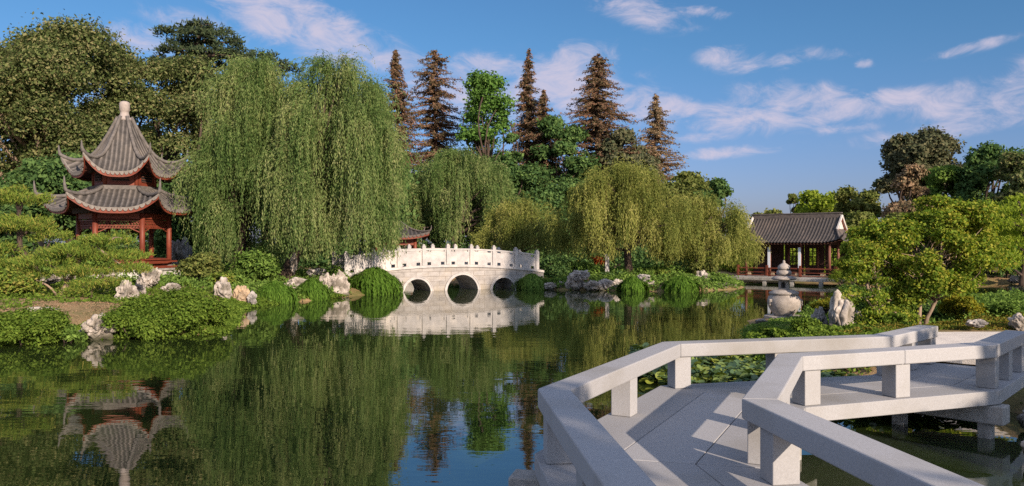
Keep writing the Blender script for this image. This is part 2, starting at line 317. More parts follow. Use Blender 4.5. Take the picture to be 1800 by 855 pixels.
M['l_edge'] = leafmat('ground_ivy_leaves', [(0.044, 0.075, 0.015), (0.094, 0.131, 0.022), (0.175, 0.169, 0.031), (0.213, 0.138, 0.037)], .45, .3, .6)
# ------------------------------------------------------------------ setting: terrain, pond, path
POND = np.array([(-18, -12), (-18, 14), (-13.5, 18.2), (-11.6, 18.3), (-10.7, 19.3), (-9.9, 19.6), (-8.6, 19.6), (-7.7, 20.6), (-8.2, 23), (-9.6, 27.5),
    (-9.4, 30), (-8.2, 31.8), (-7.3, 34.2), (-6.4, 36), (-5.6, 38), (-6.5, 42), (-9, 47), (-6, 52), (0, 53), (4, 50), (3.0, 45), (1.8, 43.0), (.9, 40.4),
    (2.0, 39.6), (3.5, 39.2), (5.5, 38.8), (7.2, 38), (9.1, 38.6), (11.2, 39.9), (12.3, 42), (12.6, 45), (12.5, 49.5), (15, 52), (20, 50), (19.5, 46), (18.6, 43.5),
    (19.5, 42.5), (24, 46), (32, 47), (40, 42), (38, 30), (30, 26), (24, 26.5), (18, 27.5), (15, 29.5), (12.5, 30), (10.2, 27.5), (8.8, 25.4), (7.2, 24.4),
    (6.2, 21.5), (5.7, 19.5), (5.3, 17.6), (4.9, 16), (4.5, 14.9), (5.4, 14.0), (6.3, 13.0), (6.9, 12.0), (7.0, 10.6), (6.5, 9.6), (5.6, 8.2), (4.6, 6),
    (4.1, 3), (3.9, -4), (3.5, -12)], float)
def pond_sd(P):
    """signed distance to the shoreline: negative in the water"""
    P = np.asarray(P, float); A = POND; B = np.roll(POND, -1, 0)
    d = np.full(len(P), 1e9); ins = np.zeros(len(P), bool)
    for a, b in zip(A, B):
        e = b - a; w = P - a; t = np.clip((w @ e) / (e @ e), 0, 1)
        d = np.minimum(d, np.hypot(*(w - t[:, None] * e).T))
        c = ((a[1] > P[:, 1]) != (b[1] > P[:, 1])) & (P[:, 0] < (b[0] - a[0]) * (P[:, 1] - a[1]) / (b[1] - a[1] + 1e-12) + a[0])
        ins ^= c
    return np.where(ins, -d, d)
def vnoise(P, s, seed=0):
    """cheap smooth noise out of sines"""
    x, y = P[:, 0] * s + seed, P[:, 1] * s - seed * 1.7
    return (np.sin(x * 1.3 + 1.7 * np.sin(y * .9)) + np.sin(y * 1.7 + 1.3 * np.sin(x * 1.1 + 2)) + .5 * np.sin(3.1 * x + 2.3 * y) + .5 * np.sin(2.7 * y - 3.3 * x + 1)) / 3
def gz(P):
    P = np.atleast_2d(np.asarray(P, float)); d = pond_sd(P)
    z = .03 + .47 * (1 - np.exp(-np.maximum(d, 0) / 1.0)) + .35 * (1 - np.exp(-np.maximum(d - 2, 0) / 6)) + .05 * vnoise(P, 1.3) * np.clip(d, 0, 1)
    z *= 1 - .72 * np.clip(1.5 - np.hypot((P[:, 0] - 7.4) / 3.0, (P[:, 1] - 22.4) / 4.2), 0, .6) / .6
    z = np.where(d < 0, np.maximum(-1.3, -.02 + d * .55), z)
    # level terrace where the zigzag bridge lands
    f = np.clip(1.4 - np.hypot((P[:, 0] - 9.5) / 3.6, (P[:, 1] - 13.6) / 2.9), 0, .4) / .4
    f = np.where(d > 0, f * np.clip(d / .5, 0, 1), 0)
    z = z * (1 - f) + .56 * f
    return z
def g1(x, y): return float(gz([(x, y)])[0])

gx = np.concatenate([[-1600, -700, -300, -150, -90], np.arange(-60, 60.1, .45), [90, 150, 300, 700, 1600]])
gy = np.concatenate([[-1500, -500, -150, -60, -30], np.arange(-14, 75.1, .45), [90, 130, 200, 400, 900, 1800]])
XX, YY = np.meshgrid(gx, gy); PP = np.c_[XX.ravel(), YY.ravel()]
ZZ = gz(PP)
m_ground = solid('garden_soil', (.27, .175, .09), (.12, .11, .035), 1.1, .95, .6, 25, 8, (.34, .21, .115), .35)
g = Geo(); g.grid(np.c_[PP, ZZ].reshape(len(gy), len(gx), 3))
tag(g.build('ground', m_ground, smooth=True), 'brown soil and turf of the garden banks round the pond', None, kind='structure')

def water_mat():
    m, N, L, o = new_mat('pond_water')
    p = N.new('ShaderNodeBsdfPrincipled'); p.inputs['Base Color'].default_value = (.016, .026, .007, 1); p.inputs['Roughness'].default_value = .015
    p.inputs['IOR'].default_value = 2.9; p.inputs['Specular IOR Level'].default_value = .5
    tc = N.new('ShaderNodeTexCoord')
    def nz(scale, sc, detail, rot=0):
        mp = N.new('ShaderNodeMapping'); mp.inputs['Scale'].default_value = sc; mp.inputs['Rotation'].default_value = (0, 0, rot); L.new(tc.outputs['Object'], mp.inputs[0])
        n = N.new('ShaderNodeTexNoise'); n.inputs['Scale'].default_value = scale; n.inputs['Detail'].default_value = detail; n.inputs['Roughness'].default_value = .5; L.new(mp.outputs[0], n.inputs[0]); return n.outputs[0]
    a = nz(1.6, (.55, 1.5, 1), 3, .1); b = nz(.32, (1, 1.4, 1), 2, .4)
    mr = N.new('ShaderNodeMapRange'); L.new(b, mr.inputs[0]); mr.inputs[1].default_value = .38; mr.inputs[2].default_value = .66; mr.inputs[3].default_value = .25; mr.inputs[4].default_value = 1
    mu = N.new('ShaderNodeMath'); mu.operation = 'MULTIPLY'; L.new(a, mu.inputs[0]); L.new(mr.outputs[0], mu.inputs[1])
    bp = N.new('ShaderNodeBump'); bp.inputs['Strength'].default_value = 1; bp.inputs['Distance'].default_value = .0042; L.new(mu.outputs[0], bp.inputs['Height']); L.new(bp.outputs[0], p.inputs['Normal'])
    L.new(p.outputs[0], o.inputs[0]); return m
g = Geo(); g.add([(-60, -14, 0), (60, -14, 0), (60, 75, 0), (-60, 75, 0)], np.array([(0, 1, 2, 3)]))
tag(g.build('water', water_mat()), 'still dark green pond water with mirror reflections', None, kind='structure')

pave = solid('pale_paving', (.62, .56, .49), (.50, .45, .40), 3, .85, .3, 40)
g = Geo()
th = np.linspace(0, 2 * math.pi, 40, endpoint=False)
g.prism([(9.6 + 3.0 * math.copysign(abs(math.cos(t)) ** .7, math.cos(t)), 13.75 + 1.95 * math.copysign(abs(math.sin(t)) ** .7, math.sin(t))) for t in th], .45, .583)
tag(g.build('path', pave), 'pale paved terrace where the grey zigzag bridge comes ashore', None, kind='structure')

# ------------------------------------------------------------------ zigzag footbridge
def offset(P, d):
    """offset an open polyline to its right by d (mitred)"""
    P = np.asarray(P, float); E = np.diff(P, axis=0); E /= np.linalg.norm(E, axis=1)[:, None]; Nn = np.c_[E[:, 1], -E[:, 0]]
    O = [P[0] + Nn[0] * d]
    for i in range(1, len(P) - 1):
        m = Nn[i - 1] + Nn[i]; O.append(P[i] + m * d * 2 / (m @ m) * 1.0)
    O.append(P[-1] + Nn[-1] * d); return np.array(O)
ZA = np.array([(-2.35, -2.6), (.53, 3.2), (.213, 6.62), (1.84, 9.76), (4.77, 10.54), (6.02, 11.78)])     # outer edge, pond side
ZB = np.array([(-.1, -3.2), (2.54, 2.7), (2.06, 6.16), (3.10, 8.49), (5.77, 9.47), (7.06, 10.9)])       # outer edge, bank side
DZ, RT, RH, RW = .58, 1.122, .16, .265
zo = (3.0, 8.0, 0)
zb = thing('zigzag_footbridge', 'low grey granite footbridge with beam rails zigzagging over the near water', 'footbridge', zo)
SA, SB = offset(ZA, -.03), offset(ZB, .03)
for i in range(len(ZA) - 1):
    for k in range(3):
        def pt(j, f): return SA[j] * (1 - f) + SB[j] * f
        f0, f1 = k / 3 + .002, (k + 1) / 3 - .002
        u = (SA[i + 1] - SA[i]); u = u / np.linalg.norm(u) * .004
        g = Geo(); g.prism([pt(i, f1) + u, pt(i + 1, f1) - u, pt(i + 1, f0) - u, pt(i, f0) + u], DZ - .165, DZ)
        g.build('deck_slab', M['granite'], zb, origin=zo, bevel=.007)
def rails(Z, sgn):
    I = offset(Z, sgn * RW)
    for i in range(len(Z) - 1):
        u = (Z[i + 1] - Z[i]); L_ = np.linalg.norm(u); u = u / L_; e = u * .0025
        npc = 2 if i == 3 and sgn < 0 else 1
        for c_ in range(npc):
            f0, f1 = c_ / npc, (c_ + 1) / npc
            q = [Z[i] + (Z[i + 1] - Z[i]) * f0 + e, Z[i] + (Z[i + 1] - Z[i]) * f1 - e, I[i] + (I[i + 1] - I[i]) * f1 - e, I[i] + (I[i + 1] - I[i]) * f0 + e]
            if sgn > 0: q = q[::-1]
            g = Geo(); g.prism(q, RT - RH, RT); g.build('rail', M['granite'], zb, origin=zo, bevel=.012)
        ang = math.atan2(u[1], u[0]); nrm = np.array([u[1], -u[0]]) * sgn
        spots = [.16, .5 * L_] if i > 1 else [.16, 1.65, 3.2, 4.9]
        if i == len(Z) - 2: spots.append(L_ - .13)
        for k in spots:
            if k > L_ - .1: continue
            c = Z[i] + u * k + nrm * (.03 + .105)
            g = Geo(); g.box((c[0], c[1], (DZ + RT - RH) / 2), (.21, .21, RT - RH - DZ - .004), ang); g.build('post', M['granite'], zb, origin=zo, bevel=.008)
rails(ZA, 1); rails(ZB, -1)
for i in range(1, len(ZA) - 1):
    a, b = ZA[i], ZB[i]; u = (b - a) / np.linalg.norm(b - a)
    p, q = a - u * .22, b + u * .10
    g = Geo(); g.beam((*p, .295), (*q, .295), .27, .22); g.build('cross_beam', M['granite_low'], zb, origin=zo, bevel=.015)
    for w in (a + u * .35, b - u * .12):
        g = Geo(); g.box((w[0], w[1], -.3), (.15, .15, .98), math.atan2(u[1], u[0])); g.build('pier', M['granite_low'], zb, origin=zo, bevel=.01)

# ------------------------------------------------------------------ white marble arch bridge
BPHI = R(30)
bo = np.array([px2x(813, 39.5), 39.5])
bd = np.array([math.cos(BPHI), math.sin(BPHI)]); bn = np.array([-math.sin(BPHI), math.cos(BPHI)])
BW = 2.0
bridge = thing('arch_bridge', 'white marble bridge with three round arches and carved panel parapets', 'bridge', (bo[0], bo[1], 0), BPHI)
def deckz(s): return 1.22 - .0125 * (np.asarray(s, float) + .7) ** 2
ARCH = [(-2.42, .70, .60), (0, .865, .76), (2.33, .66, .57)]
def archz(s):
    z = np.full(len(s), -.6)
    for c, r, top in ARCH:
        zc = top - r; k = np.abs(s - c) < r; z = np.where(k, zc + np.sqrt(np.maximum(r * r - (s - c) ** 2, 0)), z)
    return z
S = set(np.linspace(-6.2, 4.75, 120))
for c, r, top in ARCH: S |= set(c + r * np.cos(np.linspace(0, math.pi, 33)) * .9999)
S = np.array(sorted(S)); zt = deckz(S) - .02; zb_ = archz(S); n = len(S)
g = Geo()
for t in (0, BW): g.grid(np.stack([np.c_[S, np.full(n, t), zb_], np.c_[S, np.full(n, t), zt]]))
g.grid(np.stack([np.c_[S, np.zeros(n), zt], np.c_[S, np.full(n, BW), zt]])); g.grid(np.stack([np.c_[S, np.zeros(n), zb_], np.c_[S, np.full(n, BW), zb_]]))
for k in (0, n - 1): g.grid(np.array([[(S[k], 0, zb_[k]), (S[k], 0, zt[k])], [(S[k], BW, zb_[k]), (S[k], BW, zt[k])]]))
body = g.build('spandrel_wall', M['marble_wall'], bridge)
for t, sg in ((0, -1), (BW, 1)):
    for c, r, top in ARCH:
        zc = top - r; a = np.linspace(-.25, math.pi + .25, 48); g = Geo()
        for r0, r1, pr in ((r - .005, r + .10, .035), (r + .10, r + .135, .06)):
            f = t + sg * pr
            ring = [np.c_[c + rr * np.cos(a), np.full(48, tt), zc + rr * np.sin(a)] for rr, tt in ((r0, t), (r0, f), (r1, f), (r1, t))]
            g.grid(np.stack(ring))
        g.build('arch_ring', M['marble'], bridge)
    # string course at deck level
    SS = np.linspace(-6.2, 4.75, 60); z = deckz(SS); f0, f1 = t - sg * .12, t + sg * .07
    g = Geo(); sec = [np.c_[SS, np.full(60, y), z + dz] for y, dz in ((f0, -.07), (f1, -.07), (f1, .05), (f0, .05), (f0, -.07))]
    g.grid(np.stack(sec)); g.build('deck_cornice', M['marble'], bridge)
    post_s = [-3.35 + 1.29 * k for k in range(-2, 7)]
    tt = t - sg * .09
    for k, s0 in enumerate(post_s):
        z0 = float(deckz(s0)) + .05; g = Geo()
        g.box((s0, tt, z0 + .44), (.19, .19, .88)); g.box((s0, tt, z0 + .80 + .10), (.20, .20, .04)); g.box((s0, tt, z0 + .94), (.17, .17, .04)); g.box((s0, tt, z0 + .99), (.11, .11, .06))
        g.build('newel_post', M['marble'], bridge, bevel=.012)
        if k == len(post_s) - 1: break
        s1 = post_s[k + 1]; z1 = float(deckz(s1)) + .05; a0, a1 = s0 + .075, s1 - .075
        def seg(u0, u1, h0, h1, th, gg):
            V = []
            for u in (u0, u1):
                zz = z0 + (z1 - z0) * u; x = a0 + (a1 - a0) * u
                V += [(x, tt - th / 2, zz + h0), (x, tt + th / 2, zz + h0), (x, tt + th / 2, zz + h1), (x, tt - th / 2, zz + h1)]
            gg.add(V, np.array([(0, 3, 2, 1), (4, 5, 6, 7), (0, 1, 5, 4), (1, 2, 6, 5), (2, 3, 7, 6), (3, 0, 4, 7)]))
        g = Geo(); seg(0, 1, .72, .80, .15, g); g.build('handrail', M['marble'], bridge, bevel=.01)
        g = Geo(); seg(0, 1, .15, .64, .055, g)
        for h0, h1 in ((.0, .152), (.638, .722)):
            for u0, u1 in ((0, .10), (.27, .38), (.62, .73), (.90, 1)): seg(u0, u1, h0, h1, .08, g)
            seg(.38, .62, h0, h1, .084, g)
        g.build('panel', M['marble'], bridge)

# ------------------------------------------------------------------ tiled roofs on a polygon plan
def poly_roof(parent, n, delta, a0, a1, ztop, zeave, rise, nr, tipout, tiprise, mt='tile', mr_='ridge', power=1.75, ext=.06, rad=.075, fascia=True, first=-90):
    tn = math.tan(math.pi / n); vt = a0 / a1
    def surf(s, v, er, es):
        hw = v * a1 * tn; u = np.clip(np.abs(s) / np.maximum(hw, 1e-6), 0, 1)
        w = np.clip((v - .45) / .55, 0, 1) ** 1.6
        z = zeave + (ztop - zeave) * np.clip((1 - v) / (1 - vt), 0, 1) ** power + rise * w * u ** 3.2
        r = v * a1 * (1 + ext * w * u ** 4); sc = 1 + ext * w * u ** 4
        return np.stack([er[0] * r + es[0] * s * sc, er[1] * r + es[1] * s * sc, z], -1)
    tiles, sof, fas, strips = Geo(), Geo(), Geo(), []
    for k in range(n):
        th = R(first) + delta + k * 2 * math.pi / n; er = (math.cos(th), math.sin(th)); es = (-math.sin(th), math.cos(th))
        smax = a1 * tn; ns = nr * 6 + 1; s = np.linspace(-smax, smax, ns); jv = np.linspace(0, 1, 15)
        v0 = np.maximum(vt, np.abs(s) / (a1 * tn)); V = v0[:, None] + (1 - v0[:, None]) * jv[None]
        P = surf(np.repeat(s[:, None], 15, 1), V, er, es)
        per = 2 * smax / nr; cor = np.maximum(np.cos(2 * math.pi * s / per), -.35); P[..., 2] += (.042 * cor)[:, None]
        tiles.grid(P); tiles.rib.append(np.repeat(np.clip(cor * 1.2, 0, 1), 15)); Q = P.copy(); Q[..., 2] -= .10; Q[..., :2] *= .985; sof.grid(Q)
        e = P[:, -1]; e0 = surf(s, np.full(ns, 1.0), er, es)
        lo = e0.copy(); lo[:, :2] *= .985; up = lo.copy(); up[:, 2] -= .03; lo[:, 2] -= .22; in_ = lo.copy(); in_[:, :2] *= .975
        fas.grid(np.stack([up, lo, in_]))
        ns2 = nr * 10 + 1; s2 = np.linspace(-smax, smax, ns2); c = surf(s2, np.full(ns2, 1.0), er, es); dn = .0 + .135 * np.sqrt(np.abs(np.cos(math.pi * s2 / per + (math.pi / 2 if nr % 2 == 0 else 0))))
        o1 = c + np.array([er[0], er[1], 0]) * .015; o2 = o1.copy(); o1[:, 2] += .03; o2[:, 2] -= dn; o0 = c.copy(); o0[:, 2] += .03; o0[:, :2] -= np.array(er) * .05; o3 = o2.copy(); o3[:, :2] -= np.array(er) * .05
        eg = Geo(); eg.grid(np.stack([o0, o1, o2, o3])); strips.append(eg)
    roof = tiles.build('roof', M[mt], parent, smooth=True)
    for e_ in strips: e_.build('eave_tiles', M['eave_tile'] if mt == 'tile' else M['ridge_dark'], roof)
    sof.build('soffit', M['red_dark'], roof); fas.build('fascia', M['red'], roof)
    for k in range(n):
        th = R(first) + delta + (k + .5) * 2 * math.pi / n; er = np.array((math.cos(th), math.sin(th)))
        vv = np.linspace(vt, 1, 18); P = []
        t0 = R(first) + delta + k * 2 * math.pi / n
        for v in vv:
            p = surf(np.array([v * a1 * tn * .9999]), np.array([v]), (math.cos(t0), math.sin(t0)), (-math.sin(t0), math.cos(t0)))[0]; P.append((p[0], p[1], p[2] + .07))
        P = np.array(P); rr = [rad] * len(P); e = P[-1]
        for f, h, ra in ((.25, .06, .95), (.5, .2, .85), (.75, .42, .7), (.9, .68, .5), (1, 1, .25)):
            P = np.vstack([P, (e[0] + er[0] * tipout * f, e[1] + er[1] * tipout * f, e[2] + tiprise * h)]); rr.append(rad * ra)
        g = Geo(); g.tube(P, np.array(rr), 8); g.build('hip_ridge', M[mr_], parent, smooth=True)

# ------------------------------------------------------------------ two-storey hexagonal pagoda
PD = 36.0; pgx = px2x(219, PD); DL = R(18)
pag = thing('pagoda', 'red two-storey six-sided pavilion with upturned grey tiled roofs on the left bank', 'pagoda', (pgx, PD, 0))
def hexp(r, k): a = R(-60) + DL + k * math.pi / 3; return np.array((r * math.cos(a), r * math.sin(a)))   # k=0 front right, 5 front left, 1 right
g = Geo(); g.prism([hexp(2.34, k) for k in range(6)], -.2, 1.10); g.build('base', M['plaster'], pag, bevel=.02)
g = Geo(); g.prism([hexp(2.42, k) for k in range(6)], 1.102, 1.20); g.build('floor', M['granite_low'], pag, bevel=.02)
for k in range(6):
    p, q = hexp(1.85, k), hexp(1.85, k + 1); u = (q - p) / np.linalg.norm(q - p); L_ = np.linalg.norm(q - p)
    g = Geo(); g.tube([(p[0], p[1], 1.2), (p[0], p[1], 3.68)], .115, 14); g.build('column', M['red'], pag, smooth=True)
    g = Geo(); g.lathe([(.0, 1.2), (.19, 1.2), (.20, 1.28), (.14, 1.34), (.10, 1.34)], 14, (p[0], p[1], 0)); g.build('column_base', M['limestone_gray'], pag, smooth=True)
    a, b = p + u * .1, q - u * .1
    g = Geo(); g.beam((*a, 3.50), (*b, 3.50), .12, .24); g.beam((*a, 3.31), (*b, 3.31), .07, .06); g.build('lintel', M['red'], pag)
    # lattice frieze with drop brackets
    g = Geo()
    for h in (3.10, 2.98): g.beam((*a, h), (*b, h), .035, .03)
    nb = 14
    for i in range(nb):
        c0, c1 = a + u * (L_ - .2) * i / nb, a + u * (L_ - .2) * (i + 1) / nb
        z0, z1 = (2.98, 3.28) if i % 2 else (3.28, 2.98)
        g.beam((*c0, z0), (*c1, z1), .03, .025); g.beam((*c0, z1), (*c1, z0), .03, .025)
    for e, sgn in ((a, 1), (b, -1)):
        g.beam((*e, 2.80), (*(e + u * sgn * .42), 3.0), .04, .04); g.beam((*(e + u * sgn * .03), 2.6), (*(e + u * sgn * .03), 3.28), .05, .05); g.beam((*(e + u * sgn * .2), 2.9), (*(e + u * sgn * .2), 3.1), .04, .03)
    g.build('frieze', M['red'], pag)
    # eave bracket beam above
    g = Geo(); pp, qq = hexp(2.02, k), hexp(2.02, k + 1); g.beam((*pp, 3.74), (*qq, 3.74), .2, .22); g.build('eave_beam', M['wood'], pag)
    if k not in (2,):
        g = Geo(); g.beam((*(p + u * .1), 1.60), (*(q - u * .1), 1.60), .34, .07); g.build('bench', M['red'], pag, bevel=.01)
        g = Geo()
        g.beam((*a, 1.39), (*b, 1.39), .06, .34)
        pp, qq = hexp(2.18, k), hexp(2.18, k + 1); g.beam((*pp, 1.50), (*qq, 1.50), .05, .07); g.beam((*pp, 1.26), (*qq, 1.26), .05, .10)
        for i in range(13): c = pp + (qq - pp) * (i + .5) / 13; g.beam((*c, 1.3), (*c, 1.5), .03, .05)
        g.build('railing', M['red'], pag)
poly_roof(pag, 6, DL, 1.22, 2.76, 4.72, 3.80, .62, 15, .10, .58, power=1.35, ext=.10, rad=.08)
g = Geo(); g.prism([hexp(1.46, k) for k in range(6)], 4.66, 4.86); g.build('roof_collar', M['ridge'], pag, bevel=.03)
for k in range(6):
    p, q = hexp(1.25, k), hexp(1.25, k + 1); u = (q - p) / np.linalg.norm(q - p); L_ = np.linalg.norm(q - p)
    g = Geo(); g.tube([(p[0], p[1], 4.8), (p[0], p[1], 5.75)], .085, 10); g.build('upper_column', M['red'], pag, smooth=True)
    g = Geo(); g.beam((*p, 5.15), (*q, 5.15), .05, .66); g.build('upper_wall', M['red'], pag)
    g = Geo(); nn = np.array((u[1], -u[0])); o_ = nn * .05
    w0, w1 = p + u * L_ * .22 + o_, q - u * L_ * .22 + o_
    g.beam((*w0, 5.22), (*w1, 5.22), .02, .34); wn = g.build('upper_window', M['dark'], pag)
    g = Geo()
    for i in range(9): c = w0 + (w1 - w0) * i / 8 + nn * .02; g.beam((*c, 5.04), (*c, 5.40), .025, .025)
    for h in (5.05, 5.16, 5.28, 5.39): g.beam((*(w0 + nn * .02), h), (*(w1 + nn * .02), h), .025, .025)
    g.build('lattice', M['wood_mid'], wn)
    g = Geo(); pp, qq = hexp(1.42, k), hexp(1.42, k + 1); g.beam((*pp, 5.58), (*qq, 5.58), .22, .22); g.build('eave_beam', M['wood'], pag)
poly_roof(pag, 6, DL, .24, 2.02, 7.95, 5.38, .78, 13, .08, .42, power=1.75, ext=.10, rad=.08)
g = Geo(); g.lathe([(0, 7.85), (.30, 7.85), (.30, 7.96), (.22, 8.0), (.185, 8.2), (.18, 8.26), (.22, 8.30), (.225, 8.60), (.20, 8.68), (.12, 8.73), (0, 8.74)], 20); g.build('finial', M['finial'], pag, smooth=True)

# ------------------------------------------------------------------ small pavilion behind the bridge
D2 = 53.0
pv = thing('garden_pavilion', 'small red pavilion with a dark tiled roof peeking over the marble bridge', 'pavilion', (px2x(694, D2), D2, 0))
PA = R(12)
def sq(r, k): a = PA + R(-45) + k * math.pi / 2; return np.array((r * math.cos(a), r * math.sin(a)))
g = Geo(); g.prism([sq(2.6, k) for k in range(4)], -.2, .85); g.build('base', M['granite_low'], pv)
for k in range(4):
    p, q = sq(1.75, k), sq(1.75, k + 1)
    g = Geo(); g.tube([(p[0], p[1], .95), (p[0], p[1], 2.75)], .12, 10); g.build('column', M['red'], pv, smooth=True)
    g = Geo(); g.beam((*p, 2.40), (*q, 2.40), .1, .42); g.build('lintel', M['red'], pv)
    g = Geo(); g.beam((*(p + (q - p) * .3), 1.5), (*(p + (q - p) * .3), 2.2), .12, .14); g.build('white_pillar', M['plaster'], pv)
    g = Geo(); g.beam((*p, 2.68), (*q, 2.68), .14, .12); g.build('eave_beam', M['wood'], pv)
poly_roof(pv, 4, PA, .25, 2.0, 3.75, 2.78, .28, 16, .15, .35, 'tile_dark', 'ridge_dark', 1.5, .05, .06)

# ------------------------------------------------------------------ waterside hall with hip-and-gable roof
HD = 47.5; PSI = R(-40); hx = px2x(1399, HD)
hall = thing('waterside_hall', 'dark tiled hall with red posts and a white gable standing over the far water', 'hall', (hx, HD, 0), PSI)
HL, HT, HR, TG = 3.22, 1.95, 2.58, .72       # half eave length, half depth, half ridge length, where the gable skirt starts
ZR, ZE = 3.86, 2.36
def hz(t): return ZE + (ZR - ZE) * (1 - t / HT) ** 1.35
def lift(s, t): return .24 * np.clip((np.abs(s) - HR * .8) / (HL - HR * .8), 0, 1) ** 2 * np.clip(t / HT, 0, 1) ** 3

for sg in (-1, 1):
    tl, so_ = Geo(), Geo()
    ns = 241; s = np.linspace(-HL, HL, ns); j = np.linspace(0, 1, 14)
    t0 = np.where(np.abs(s) > HR, TG + (np.abs(s) - HR) / (HL - HR) * (HT - TG), 0)
    T = t0[:, None] + (HT - t0[:, None]) * j[None]; Z = hz(T) + lift(s[:, None] + 0 * T, T) + (.035 * np.maximum(np.cos(2 * math.pi * s / .19), -.3))[:, None]
    P = np.stack([np.repeat(s[:, None], 14, 1), sg * T, Z], -1); tl.grid(P); tl.rib.append(np.repeat(np.clip(np.cos(2 * math.pi * s / .19) * 1.2, 0, 1), 14)); Q = P.copy(); Q[..., 2] -= .1; so_.grid(Q)
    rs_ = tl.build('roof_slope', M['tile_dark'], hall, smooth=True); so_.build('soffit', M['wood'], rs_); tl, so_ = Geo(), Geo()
    nt_ = 161; t = np.linspace(-HT, HT, nt_); s0 = HR + np.maximum(np.abs(t) - TG, 0) / (HT - TG) * (HL - HR)
    Sx = s0[:, None] + (HL - s0[:, None]) * j[None]; TT = TG + (Sx - HR) / (HL - HR) * (HT - TG)
    Z = hz(TT) + lift(Sx, np.abs(t)[:, None] + 0 * Sx) + (.032 * np.maximum(np.cos(2 * math.pi * t / .15), -.3))[:, None]
    P = np.stack([sg * Sx, np.repeat(t[:, None], 14, 1), Z], -1); tl.grid(P); tl.rib.append(np.repeat(np.clip(np.cos(2 * math.pi * t / .15) * 1.2, 0, 1), 14)); Q = P.copy(); Q[..., 2] -= .1; so_.grid(Q)
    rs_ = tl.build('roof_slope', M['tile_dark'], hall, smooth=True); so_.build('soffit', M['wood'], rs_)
g = Geo(); g.beam((-HR, 0, ZR + .05), (HR, 0, ZR + .05), .16, .26); g.beam((-HR - .1, 0, ZR + .21), (HR + .1, 0, ZR + .21), .22, .07); g.build('main_ridge', M['ridge_dark'], hall, bevel=.02)
for sg in (-1, 1):
    x = sg * (HR + .02); t = np.linspace(-TG - .12, TG + .12, 17)
    V = [(x, a, hz(abs(a)) + .02) for a in t] + [(x, a, hz(TG + .12) - .05) for a in t]
    g = Geo(); g.grid(np.array([V[:17], V[17:]])); g.build('gable', M['plaster'], hall)
    for q in (-1, 1):
        a = np.linspace(0, TG + .16, 10); P = [(x + sg * .06, q * b, hz(b) + .06) for b in a]
        g = Geo(); g.tube(P, .075, 6); g.build('bargeboard', M['marble'], hall)
        P = [(x + sg * .04, q * b * .92, hz(b) - .12) for b in a]; g = Geo(); g.tube(P, .035, 6); g.build('gable_trim', M['red'], hall)
        b = np.linspace(0, 1, 12); P = [(sg * (HR + (HL - HR) * c), q * (TG + (HT - TG) * c), hz(TG + (HT - TG) * c) + float(lift(HL * c + HR * (1 - c), HT * c)) + .06) for c in b]
        e = P[-1]; P += [(e[0] + sg * .18, e[1] + q * .14, e[2] + .12), (e[0] + sg * .30, e[1] + q * .22, e[2] + .34)]
        g = Geo(); g.tube(P, np.r_[np.full(12, .07), .05, .025], 6); g.build('hip_ridge', M['ridge_dark'], hall, smooth=True)
WX, WY = 2.6, 1.55
g = Geo(); g.box((0, 0, .27), (2 * WX + .7, 2 * WY + .7, .2)); g.build('floor', M['granite_low'], hall, bevel=.02)
for x in (-2.45, -1.63, -.82, 0, .82, 1.63, 2.45):
    pass
cols = [(x, y) for x in (-2.45, -1.0, .8, 2.45) for y in (-1.5, 1.5)] + [(x, 0) for x in (-2.45, 2.45)]
for x, y in cols:
    g = Geo(); g.tube([(x, y, .37), (x, y, 2.5)], .085, 12); c = g.build('column', M['wood_mid'], hall, smooth=True)
    if y < -1 and x in (-1.0, .8):
        g = Geo(); g.box((x, y - .1, 1.45), (.15, .03, 1.25)); g.build('scroll_board', M['scroll'], c)
for y in (-1.5, 1.5):
    g = Geo(); g.box((0, y, 2.36), (5.0, .1, .26)); g.build('lintel', M['wood'], hall)
for x in (-2.45, 2.45):
    g = Geo(); g.box((x, 0, 2.36), (.1, 2.9, .26)); g.build('lintel', M['wood'], hall)
for k in range(4):                                                # lattice doors along the inner row and the back
    for y, keep in ((-.55, (0,)), (1.48, (0, 1, 2, 3))):
        if k not in keep: continue
        xc = -1.85 + 1.22 * k; g = Geo()
        w, z0, z1 = 1.1, .37, 2.24
        if y < 0 or k == 0: g.box((xc, y, (z0 + z1) / 2), (w, .05, z1 - z0)); g.build('door_panel', M['wood'], hall); continue
        g.box((xc, y, .68), (w, .05, .62)); g.box((xc, y, 2.13), (w, .052, .26))
        for e_ in (-1, 1): g.box((xc + e_ * (w / 2 - .12), y, 1.55), (.24, .048, 1.36))
        for i in range(6): g.box((xc - w / 2 + w * i / 5, y, 1.55), (.05 if i % 5 else .09, .05, 1.38))
        for h in (.9, 1.2, 1.5, 1.8, 2.1, 2.22): g.box((xc, y, h), (w, .045, .045))
        g.build('lattice_window', M['wood'], hall)
for y0, y1, x0, x1 in ((-1.75, -1.75, -2.85, 2.85), (-1.75, 1.4, 2.85, 2.85)):
    g = Geo(); a, b = np.array((x0, y0)), np.array((x1, y1)); n_ = 7
    for h, th_ in ((.86, .07), (.62, .04), (.44, .05)): g.beam((*a, h), (*b, h), .05, th_)
    for i in range(n_ * 3 + 1): c = a + (b - a) * i / (n_ * 3); g.beam((*c, .42), (*c, .64), .03, .03)
    g.build('railing', M['red_dim'], hall)
    for i in (0, 2.2, 4.6, 7):
        c = a + (b - a) * i / n_; g = Geo(); g.box((c[0], c[1], .72), (.12, .12, .62)); g.build('rail_post', M['red_dim'], hall)
    for i in range(4):
        c = a + (b - a) * (i + .5) / 4; g = Geo(); g.box((c[0], c[1], .55), (.2, .04, .2)); g.build('rail_plaque', M['limestone_warm'], hall)
